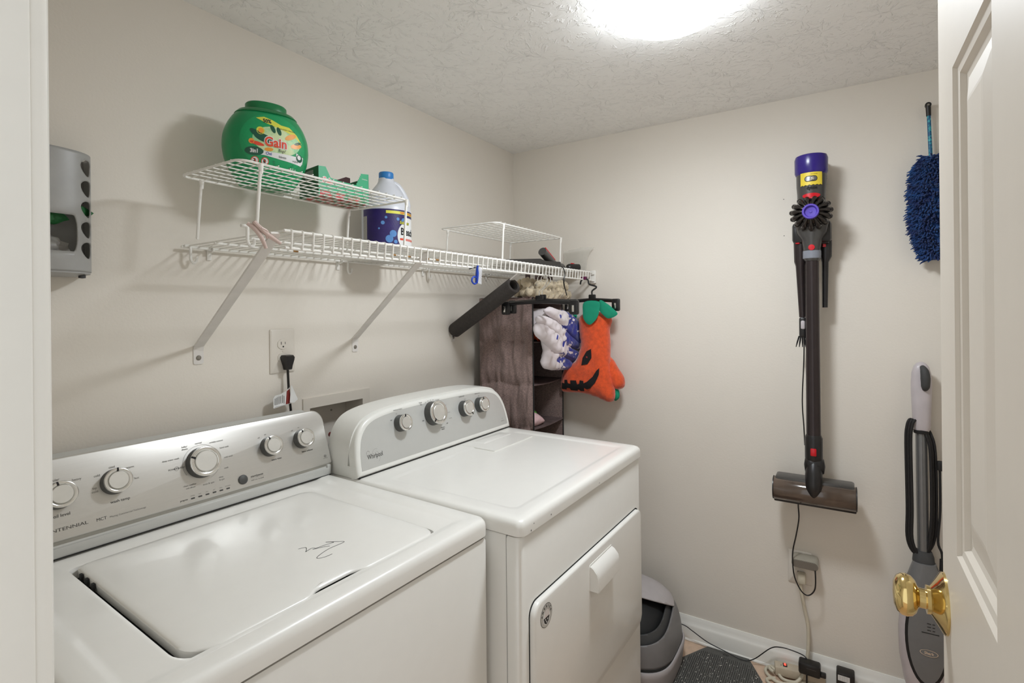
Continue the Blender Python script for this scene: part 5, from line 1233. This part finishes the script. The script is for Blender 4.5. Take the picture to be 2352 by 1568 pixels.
m.tube([(VX - 0.004, VY, 0.805), (VX - 0.022, VY, 0.770), (VX - 0.030, VY, 0.730), (VX - 0.032, VY, 0.700)], [0.024, 0.026, 0.024, 0.010], 20, sub=3); m.build('head_joint', 'v_black', vc, angle=60)
yl, yr, hz = 0.206, -0.038, 0.706
m = MB(); m.lathe([(0.0385, 0), (0.0405, 0.004), (0.0405, yl - yr - 0.004), (0.0385, yl - yr)], (VX - 0.002, yr, hz), (0, 1, 0), 36); hd = m.build('roller_head', 'v_roller', vc, 'brown tinted clear roller cover', angle=40)
m = MB(); m.bx(VX - 0.020, VX + 0.045, yr + 0.004, yl - 0.004, hz + 0.018, hz + 0.046, 0.008); m.build('head_top', 'v_body', hd)
for y in (yr - 0.003, yl - 0.001): m = MB(); m.lathe([(0.030, 0), (0.040, 0.001), (0.040, 0.004), (0.030, 0.005)], (VX - 0.002, y, hz), (0, 1, 0), 32); m.build('end_cap', 'v_black', hd)
m = MB(); m.bx(VX - 0.012, VX + 0.030, yr, yl, hz - 0.046, hz - 0.036, 0.003); m.build('sole', 'v_black', hd)

# ---------------------------------------------------------------- outlet on the right wall, charger and leads
oy, oz = 0.1345, 0.3945
wo = thing('wall_outlet', 'ivory outlet plate low on the right wall behind the grey charger', 'outlet', (XS, oy, oz), 0, 'ivory wall outlets')
T = frame((XS, oy, oz), (0, -1, 0), (0, 0, 1), (-1, 0, 0)); plate(wo, T, 0.0385, 0.0600); duplex(wo, T)
ch = thing('charger', 'smoky grey pill-shaped vacuum charger plugged into the low wall outlet', 'charger', (XS - 0.008, 0.116, 0.425))
m = MB(frame((XS - 0.008, 0.116, 0.428), (0, -1, 0), (0, -0.0, 1), (-1, 0, 0)))
P = rr(-0.042, 0.042, -0.0145, 0.0145, 0.0145, 8)
m.loft([[(x, y + 0.006, 0) for x, y in P], [(x, y, 0.046) for x, y in P]]); m.build('charger_body', 'adapter_rim', ch, angle=30)
m = MB(frame((XS - 0.008, 0.116, 0.428), (0, -1, 0), (0, 0, 1), (-1, 0, 0))); P = rr(-0.0405, 0.0405, -0.013, 0.013, 0.013, 8)
m.loft([[(x, y, 0.045) for x, y in P], [(x, y, 0.0475) for x, y in P], [(x * 0.98, y * 0.95, 0.049) for x, y in P]]); m.build('charger_face', 'adapter', ch, angle=30)
m = MB(); m.tube([(2.105, 0.1350, 0.668), (2.105, 0.1345, 0.635), (2.105, 0.133, 0.590), (2.105, 0.142, 0.530), (2.105, 0.153, 0.470), (2.100, 0.153, 0.420), (2.100, 0.147, 0.378), (2.100, 0.130, 0.340), (2.100, 0.113, 0.326), (2.100, 0.098, 0.332), (2.100, 0.086, 0.352), (2.100, 0.083, 0.380), (2.104, 0.084, 0.418)], 0.0023, 8, sub=6)
m.tube([(2.075, VY + 0.026, 1.29), (2.072, VY + 0.028, 1.16), (2.073, VY + 0.034, 1.02), (2.073, VY + 0.030, 0.93), (2.085, VY + 0.028, 0.86)], 0.0020, 8, sub=6)
tag(m.build('charging_cord', 'black', angle=80), 'thin black charging cord running down from behind the vacuum to the grey charger', 'cord')

wc = thing('extension_cord', 'beige extension cord hanging from the low wall outlet and coiled on the floor', 'extension cord', (XS - 0.03, 0.13, 0.2))
m = MB(); m.box((2.140, 0.128, 0.365), (0.030, 0.026, 0.036), 0.005); m.build('plug', 'beige_cord', wc)
m = MB()
m.tube([(2.138, 0.132, 0.350), (2.138, 0.130, 0.315), (2.138, 0.120, 0.256), (2.138, 0.110, 0.198), (2.134, 0.109, 0.135), (2.126, 0.114, 0.075), (2.108, 0.126, 0.032), (2.085, 0.150, 0.010), (2.062, 0.190, 0.007), (2.075, 0.225, 0.007), (2.100, 0.244, 0.007), (2.125, 0.243, 0.007), (2.140, 0.228, 0.008), (2.132, 0.214, 0.012)], 0.0058, 10, sub=6)
m.tube([(2.095, 0.218, 0.018), (2.106, 0.232, 0.019), (2.120, 0.230, 0.019), (2.106, 0.205, 0.013), (2.090, 0.190, 0.008), (2.088, 0.165, 0.007), (2.104, 0.130, 0.007), (2.118, 0.090, 0.007), (2.120, 0.040, 0.007), (2.10, -0.02, 0.007)], 0.0055, 10, sub=6)
m.tube([(2.080, 0.212, 0.007), (2.060, 0.235, 0.007), (2.040, 0.225, 0.007), (2.020, 0.18, 0.007), (2.03, 0.12, 0.007), (2.07, 0.06, 0.007), (2.10, 0.0, 0.007)], 0.0055, 10, sub=6)
m.build('cord', 'beige_cord', wc, angle=80)

ps = thing('power_strip', 'beige power strip with a glowing red switch on the floor by the baseboard', 'power strip', (2.125, 0.175, 0.0))
Tp = frame((2.1235, 0.182, 0.013), (0.17, -0.98, 0), (0.98, 0.17, 0), (0, 0, 1))
m = MB(Tp); m.box((0.045, 0, 0.009), (0.160, 0.042, 0.032), 0.005); m.build('housing', 'strip', ps)
m = MB(Tp); m.box((-0.001, 0, 0.0255), (0.014, 0.017, 0.005), 0.001); sw = m.build('switch', 'black', ps)
m = MB(Tp); m.box((-0.001, 0, 0.0282), (0.007, 0.011, 0.0025), 0.0008); m.build('switch_light', 'led', sw)
m = MB(Tp); m.lathe([(0.0018, 0), (0.0015, 0.0006)], (-0.014, -0.003, 0.0250), (0, 0, 1), 10); m.build('reset_hole', 'gap', ps)
ad = thing('power_adapter', 'black power adapter plugged into the beige strip, behind the hanging cord', 'power adapter', (2.10, 0.105, 0.045), 0, 'power adapters by the baseboard')
m = MB(); m.box((2.104, 0.104, 0.070), (0.040, 0.068, 0.042), 0.007); m.box((2.104, 0.064, 0.058), (0.018, 0.020, 0.014), 0.003); m.build('adapter_body', 'black', ad)
m = MB(); m.box((2.0838, 0.098, 0.076), (0.001, 0.030, 0.0015)); m.build('seam_line', 'v_body', ad)
m = MB(); m.tube([(2.086, 0.112, 0.055), (2.080, 0.112, 0.02), (2.078, 0.10, 0.004)], 0.003, 8); m.build('lead', 'black', ad)
ad = thing('power_adapter', 'black power adapter with a small white label, standing by the baseboard below the mop', 'power adapter', (2.11, -0.004, 0.0), 0, 'power adapters by the baseboard')
m = MB(); m.box((2.106, -0.003, 0.050), (0.044, 0.054, 0.096), 0.006); ab_ = m.build('adapter_body', 'black', ad)
m = MB(); m.box((2.0836, 0.002, 0.080), (0.0008, 0.034, 0.018)); lb_ = m.build('rating_label', 'white', ab_)
m = MB(); fl = lambda u, w: (2.0830, 0.002 - u, 0.080 + w)
for k in range(4): m.text('INPUT 120V 60Hz OUTPUT', 0.0022, fl, 0, 0.0, 0.006 - k * 0.004, sx=0.8)
m.build('label_print', 'print', lb_, smooth=False)
m = MB(); m.tube([(2.120, 0.62, 0.075), (2.1225, 0.545, 0.071), (2.1225, 0.511, 0.058), (2.122, 0.453, 0.033), (2.118, 0.389, 0.022), (2.115, 0.33, 0.013), (2.120, 0.289, 0.024), (2.1225, 0.230, 0.085), (2.1225, 0.195, 0.100), (2.1225, 0.159, 0.101), (2.1225, 0.125, 0.096), (2.115, 0.112, 0.090)], 0.0019, 8, sub=6)
tag(m.build('thin_cord', 'black', angle=80), 'thin black cord draped along the white baseboard to the adapter', 'cord')

# ---------------------------------------------------------------- ribbed mat on the floor
mt = thing('litter_mat', 'dark ribbed rubber mat dotted with pale grit, on the floor by the baseboard', 'mat', (2.0, 0.38, 0))
MP = [(1.700, 0.560), (2.020, 0.524), (2.088, 0.484), (2.135, 0.456), (2.140, 0.306), (2.094, 0.280), (1.95, 0.200), (1.64, 0.235), (1.60, 0.30)]
m = MB(); m.slab(MP, lambda u, w: (u, w, 0.008), lambda u, w: (u, w, 0.0), 0); base_ = m.build('mat_base', 'mat', mt, smooth=False)
m = MB(); x = 1.64
IN = [(1.70, 0.552), (2.018, 0.516), (2.080, 0.478), (2.098, 0.466), (2.098, 0.288), (1.95, 0.208), (1.645, 0.243), (1.612, 0.30)]
y = 0.212
while y < 0.55:
    xs_ = []
    for i in range(len(IN)):
        (xa, ya), (xb, yb_) = IN[i], IN[(i + 1) % len(IN)]
        if (ya > y) != (yb_ > y): xs_.append(xa + (xb - xa) * (y - ya) / (yb_ - ya))
    if len(xs_) >= 2: m.bx(min(xs_), max(xs_), y - 0.0017, y + 0.0017, 0.0075, 0.0125)
    y += 0.0068
m.build('ribs', 'mat', mt, smooth=False)
m = MB(); random.seed(8)
for k in range(420):
    x, y = random.uniform(1.80, 2.09), random.uniform(0.22, 0.52)
    if inside((x, y), IN): m.box((x, y, 0.0128 if random.random() < .4 else 0.0095), (random.uniform(.0012, .0028),) * 3, 0, Matrix.Rotation(random.uniform(0, 3), 3, 'X') @ Matrix.Rotation(random.uniform(0, 3), 3, 'Z'))
g_ = m.build('litter_grit', 'grit', smooth=False); g_['kind'] = 'stuff'; tag(g_, 'pale litter grit scattered over the ribbed mat', 'grit')
m = MB(); V, Fc = text2d('CC', 0.010, bold=0.0006); m.add([(2.116 + w, 0.385 - u, 0.0084) for u, w in V], Fc); m.build('emblem', 'gap', mt, smooth=False)

# ---------------------------------------------------------------- grey hooded litter box beside the dryer
lb = thing('litter_box', 'grey hooded litter box with light rim, on the floor between dryer and right wall', 'litter box', (1.92, 0.76, 0))
LCX, LCY = 1.912, 0.758
def sup(cx, cy, a, b, n, e=0.55):
    return [(cx + a * math.copysign(abs(cos(t)) ** e, cos(t)), cy + b * math.copysign(abs(sin(t)) ** e, sin(t))) for t in [2 * pi * i / n for i in range(n)]]
m = MB()
m.loft([[(x, y, z) for x, y in sup(LCX, LCY, a, b, 64)] for z, a, b in ((0.0, 0.185, 0.235), (0.010, 0.192, 0.242), (0.075, 0.198, 0.250), (0.088, 0.200, 0.252), (0.094, 0.197, 0.249))])
m.build('base_tray', 'litter_light', lb, angle=50)
m = MB(); m.loft([[(x, y, z) for x, y in sup(LCX, LCY, a, b, 64)] for z, a, b in ((0.090, 0.193, 0.245), (0.100, 0.192, 0.243))]); m.build('hood_gap_line', 'gap', lb)  # dark ring added to draw the gap line between tray and hood
# hood: grey lower visor and pale upper shell with a wedge-shaped opening between them
def hood(t, s_, k=1.0):
    rr_ = cos(s_) ** 0.50 if s_ < pi / 2 - 1e-3 else 0.0
    return (LCX + 0.192 * k * rr_ * math.copysign(abs(cos(t)) ** 0.60, cos(t)), LCY + 0.244 * k * rr_ * math.copysign(abs(sin(t)) ** 0.60, sin(t)), 0.098 + 0.192 * k * sin(s_) ** 0.9)
def hood_piece(name, mt, k, cuts, off):
    bm = bmesh.new(); nu, nv = 120, 40
    vs = [[bm.verts.new(hood(2 * pi * i / nu, pi / 2 * j / nv, k)) for i in range(nu)] for j in range(nv + 1)]
    for j in range(nv):
        for i in range(nu): bm.faces.new((vs[j][i], vs[j][(i + 1) % nu], vs[j + 1][(i + 1) % nu], vs[j + 1][i]))
    bmesh.ops.remove_doubles(bm, verts=bm.verts, dist=1e-5)
    for co, no in cuts:      # keep the side the normal points away from
        bmesh.ops.bisect_plane(bm, geom=list(bm.verts) + list(bm.edges) + list(bm.faces), plane_co=Vector(co), plane_no=Vector(no), clear_outer=True)
    bm.verts.index_update()
    m = MB(); m.add([v.co.copy() for v in bm.verts], [tuple(v.index for v in f.verts) for f in bm.faces]); bm.free()
    o = m.build(name, mt, lb, angle=60)
    so = o.modifiers.new('thickness', 'SOLIDIFY'); so.thickness = 0.004; so.offset = off
    return o
c1 = ((1.99, 0.56, 0.226), (-0.20, 0.0, 1.0))      # upper edge of the visor
c2 = ((1.985, 0.56, 0.214), (-0.55, 0.0, -1.0))    # lower edge of the pale shell
hood_piece('visor', 'litter_grey', 1.0, [c1], -1)
hood_piece('upper_shell', 'litter_light', 1.012, [(c1[0], (0.20, 0.0, -1.0)), c2], -1)
hood_piece('inner_ramp', 'rubber', 0.955, [((1.99, 0.56, 0.240), (-0.16, 0.0, 1.0))], -1)  # dark grey carries the shading of the inner wall
m = MB(); m.loft([[hood(2 * pi * i / 48, s_, 0.88) for i in range(48)] for s_ in [pi / 2 * j / 10 for j in range(10)]], True, True); m.build('dark_cavity_core', 'litter_dark', lb, angle=60)  # near-black core added so the shade of the cavity sits in its colour

# ---------------------------------------------------------------- steam mop leaning on the right wall
MY = -0.213
mo = thing('steam_mop', 'grey steam mop with a lilac grip handle and wrapped black cord, standing by the door', 'mop', (2.10, MY, 0))
m = MB(); m.loft([[(2.112 + x, MY - 0.003 + y, z) for x, y in sup(0, 0, a, b, 28, 0.8)] for z, a, b in ((0.944, 0.017, 0.019), (0.955, 0.020, 0.023), (1.04, 0.022, 0.026), (1.07, 0.022, 0.027), (1.10, 0.021, 0.027), (1.13, 0.020, 0.025), (1.150, 0.017, 0.020), (1.160, 0.011, 0.013), (1.165, 0.004, 0.005))]); hn = m.build('handle', 'mop_lilac', mo, angle=60)
m = MB(); m.tube([(2.098, MY - 0.004, 1.152), (2.087, MY - 0.009, 1.138), (2.084, MY - 0.011, 1.115), (2.086, MY - 0.011, 1.090), (2.094, MY - 0.010, 1.078)], [0.006, 0.0115, 0.0130, 0.0115, 0.006], 16, sub=5); m.build('grip', 'rubber', hn)
m = MB(); m.lathe([(0.020, 0.936), (0.0205, 0.938), (0.0205, 0.946), (0.018, 0.948)], (2.112, MY - 0.002, 0), n=24); m.build('collar', 'matte_black', mo)
m = MB(); m.tube([(2.112, MY - 0.002, 0.940), (2.108, MY - 0.004, 0.530)], 0.0155, 24); m.build('pole', 'mop_tube', mo)
m = MB()
bodyp = ((0.560, 0.018, 0.022), (0.545, 0.024, 0.027), (0.525, 0.026, 0.029))
m.loft([[(2.106 + x, MY - 0.004 + y, z) for x, y in sup(0, 0, a, b, 32, 0.8)] for z, a, b in bodyp]); m.build('body_collar', 'rubber', mo, angle=50)
bp_ = ((0.527, 0.026, 0.029), (0.46, 0.033, 0.050), (0.40, 0.038, 0.062), (0.30, 0.042, 0.070), (0.22, 0.042, 0.068), (0.14, 0.038, 0.056), (0.07, 0.030, 0.036), (0.045, 0.020, 0.022))
m = MB(); m.loft([[(2.100 + x, MY - 0.006 + y, z) for x, y in sup(0, 0, a * 1.004, b * 1.004, 40, 0.8)] for z, a, b in bp_[:3]], True, False); m.build('upper_body', 'mop_grey', mo, angle=60)
m = MB(); m.loft([[(2.100 + x, MY - 0.006 + y, z) for x, y in sup(0, 0, a, b, 40, 0.8)] for z, a, b in bp_[2:]]); bo_ = m.build('water_tank_body', 'mop_lilac', mo, angle=60)
def mopf(o):
    def f(u, w):
        zz = [q[0] for q in bp_]
        for (z1, a1, b1), (z0, a0, b0) in zip(bp_, bp_[1:]):
            if z0 <= w <= z1:
                t = (w - z0) / (z1 - z0); a = a0 + (a1 - a0) * t; b = b0 + (b1 - b0) * t
                q = min(0.97, abs(u) / b); return (2.100 - a * (1 - q ** (2 / 0.8)) ** 0.4 - o, MY - 0.006 - u, w)
        return (2.07 - o, MY - 0.006 - u, w)
    return f
m = MB(); m.patch(ell(0.0, 0.300, 0.055, 0.150), mopf(0.0012), 0.012); m.build('black_ring', 'matte_black', bo_)
m = MB(); m.patch(ell(0.0, 0.302, 0.0475, 0.140), mopf(0.0030), 0.012); pn = m.build('front_panel', 'mop_grey', bo_)
m = MB(); m.patch(ell(0.004, 0.262, 0.023, 0.0105), mopf(0.0045), None, 0); m.patch(ell(0.004, 0.262, 0.021, 0.0088), mopf(0.0050), None, 1); m.text('Shark', 0.0085, mopf(0.0055), 0, 0.004, 0.262, bold=0.0004, sx=0.9)
for k in range(3): 
    m.patch(rr(0.000, 0.010, 0.352 - k * 0.010, 0.354 - k * 0.010, 0.0008, 2), mopf(0.0042), None, 2); m.patch(rr(0.013, 0.020, 0.352 - k * 0.010, 0.354 - k * 0.010, 0.0008, 2), mopf(0.0042), None, 2)
m.patch(rr(-0.014, 0.030, 0.322, 0.3245, 0.001, 2), mopf(0.0042), None, 2)
m.build('badge', ['chrome', 'mop_grey', 'gap'], pn, smooth=False)
m = MB(); m.loft([[(2.08 + x, MY - 0.02 + y, z) for x, y in sup(0, 0, 0.050, 0.140, 40, 0.6)] for z in (0.004, 0.030)] + [[(2.08 + x * 0.7, MY - 0.02 + y * 0.7, 0.045) for x, y in sup(0, 0, 0.050, 0.140, 40, 0.6)]]); m.build('mop_head', 'mop_grey', mo, angle=50)
m = MB()
for dx, dy, r in ((0, 0.030, 0.0042), (0.006, 0.036, 0.0042), (-0.005, 0.024, 0.0040)):
    m.tube([(2.115 + dx, MY + dy - 0.020, 0.972), (2.100 + dx, MY + dy - 0.008, 0.978), (2.095 + dx, MY + dy, 0.955), (2.095 + dx, MY + dy + 0.003, 0.90), (2.095 + dx, MY + dy + 0.001, 0.70), (2.095 + dx, MY + dy + 0.002, 0.60), (2.098 + dx, MY + dy - 0.012, 0.553), (2.10, MY, 0.545)], r, 8, sub=5)
for dx, dy, r in ((0, -0.027, 0.0042), (0.008, -0.036, 0.0042), (-0.006, -0.022, 0.004)):
    m.tube([(2.118 + dx, MY + dy + 0.016, 0.945), (2.104 + dx, MY + dy + 0.010, 0.935), (2.10 + dx, MY + dy, 0.88), (2.10 + dx, MY + dy - 0.002, 0.70), (2.10 + dx, MY + dy + 0.004, 0.60), (2.10, MY - 0.012, 0.555)], r, 8, sub=5)
m.box((2.10, MY - 0.048, 0.84), (0.020, 0.016, 0.030), 0.004); m.tube([(2.10, MY - 0.046, 0.826), (2.10, MY - 0.046, 0.70), (2.10, MY - 0.040, 0.60), (2.102, MY - 0.050, 0.56), (2.102, MY - 0.048, 0.50)], 0.0035, 8, sub=5); m.tube([(2.102, MY - 0.050, 0.545), (2.102, MY - 0.049, 0.50)], 0.0065, 10)
m.build('cord', 'matte_black', mo, angle=80)

# ---------------------------------------------------------------- blue duster on the right wall
du = thing('duster', 'fluffy blue chenille duster with a teal stick, hanging on the right wall beside the door', 'duster', (2.13, -0.25, 1.49))
m = MB(); m.tube([(2.135, -0.2435, 1.978), (2.134, -0.2480, 1.82), (2.128, -0.2500, 1.66), (2.128, -0.2500, 1.52)], 0.0052, 12); m.build('stick', 'duster_stick', du)
m = MB(); m.tube([(2.135, -0.2428, 1.990), (2.135, -0.2438, 1.958)], [0.0072, 0.0066], 14); m.lathe([(0.0085, -0.006), (0.0085, 0.006)], (2.135, -0.2425, 1.993), (-1, 0, 0), 16); e_ = m.build('end_cap', 'v_black', du)
m = MB(); m.lathe([(0.0035, 0.0062), (0.0030, 0.0068), (0.002, 0.0068)], (2.135, -0.2425, 1.993), (-1, 0, 0), 14); m.build('hanging_nail', 'screw', e_)
DC = Vector((2.122, -0.252, 1.655)); random.seed(21)
def half(z):   # half width of the head at height z
    t = (z - 1.485) / 0.345
    return 0.062 * (1 - abs(2 * t - 1.12) ** 2.6 * 0.55) if t < 0.9 else 0.062 * (1 - ((t - 0.62) / 0.42) ** 2.6)
m = MB(); m.loft([[(DC.x + x, DC.y + y, z) for x, y in circ(0, 0, 0.016, 20, max(0.012, half(z) * 0.8))] for z in [1.492 + 0.328 * k / 14 for k in range(15)]])
core = m.build('duster_core', 'duster', du, angle=80)
m = MB()
for k in range(2600):
    z = random.uniform(1.492, 1.822); h_ = half(z) * 0.86
    a = random.uniform(-pi * 0.58, pi * 0.58)
    p = Vector((DC.x - 0.017 * cos(a) , DC.y + h_ * sin(a), z)); n_ = Vector((-cos(a) * 1.0, sin(a), random.uniform(-0.5, 0.35))).normalized()
    n_ += Vector((random.uniform(-.35, .35), random.uniform(-.35, .35), random.uniform(-.35, .35))); L_ = random.uniform(0.007, 0.015)
    q = p + n_ * L_; s2 = q + (n_ + Vector((0, 0, -0.7))) * L_ * 0.35
    m.tube([p, q, s2], [0.0026, 0.0024, 0.0009], 5)
m.build('chenille_strands', 'duster', du, angle=80)
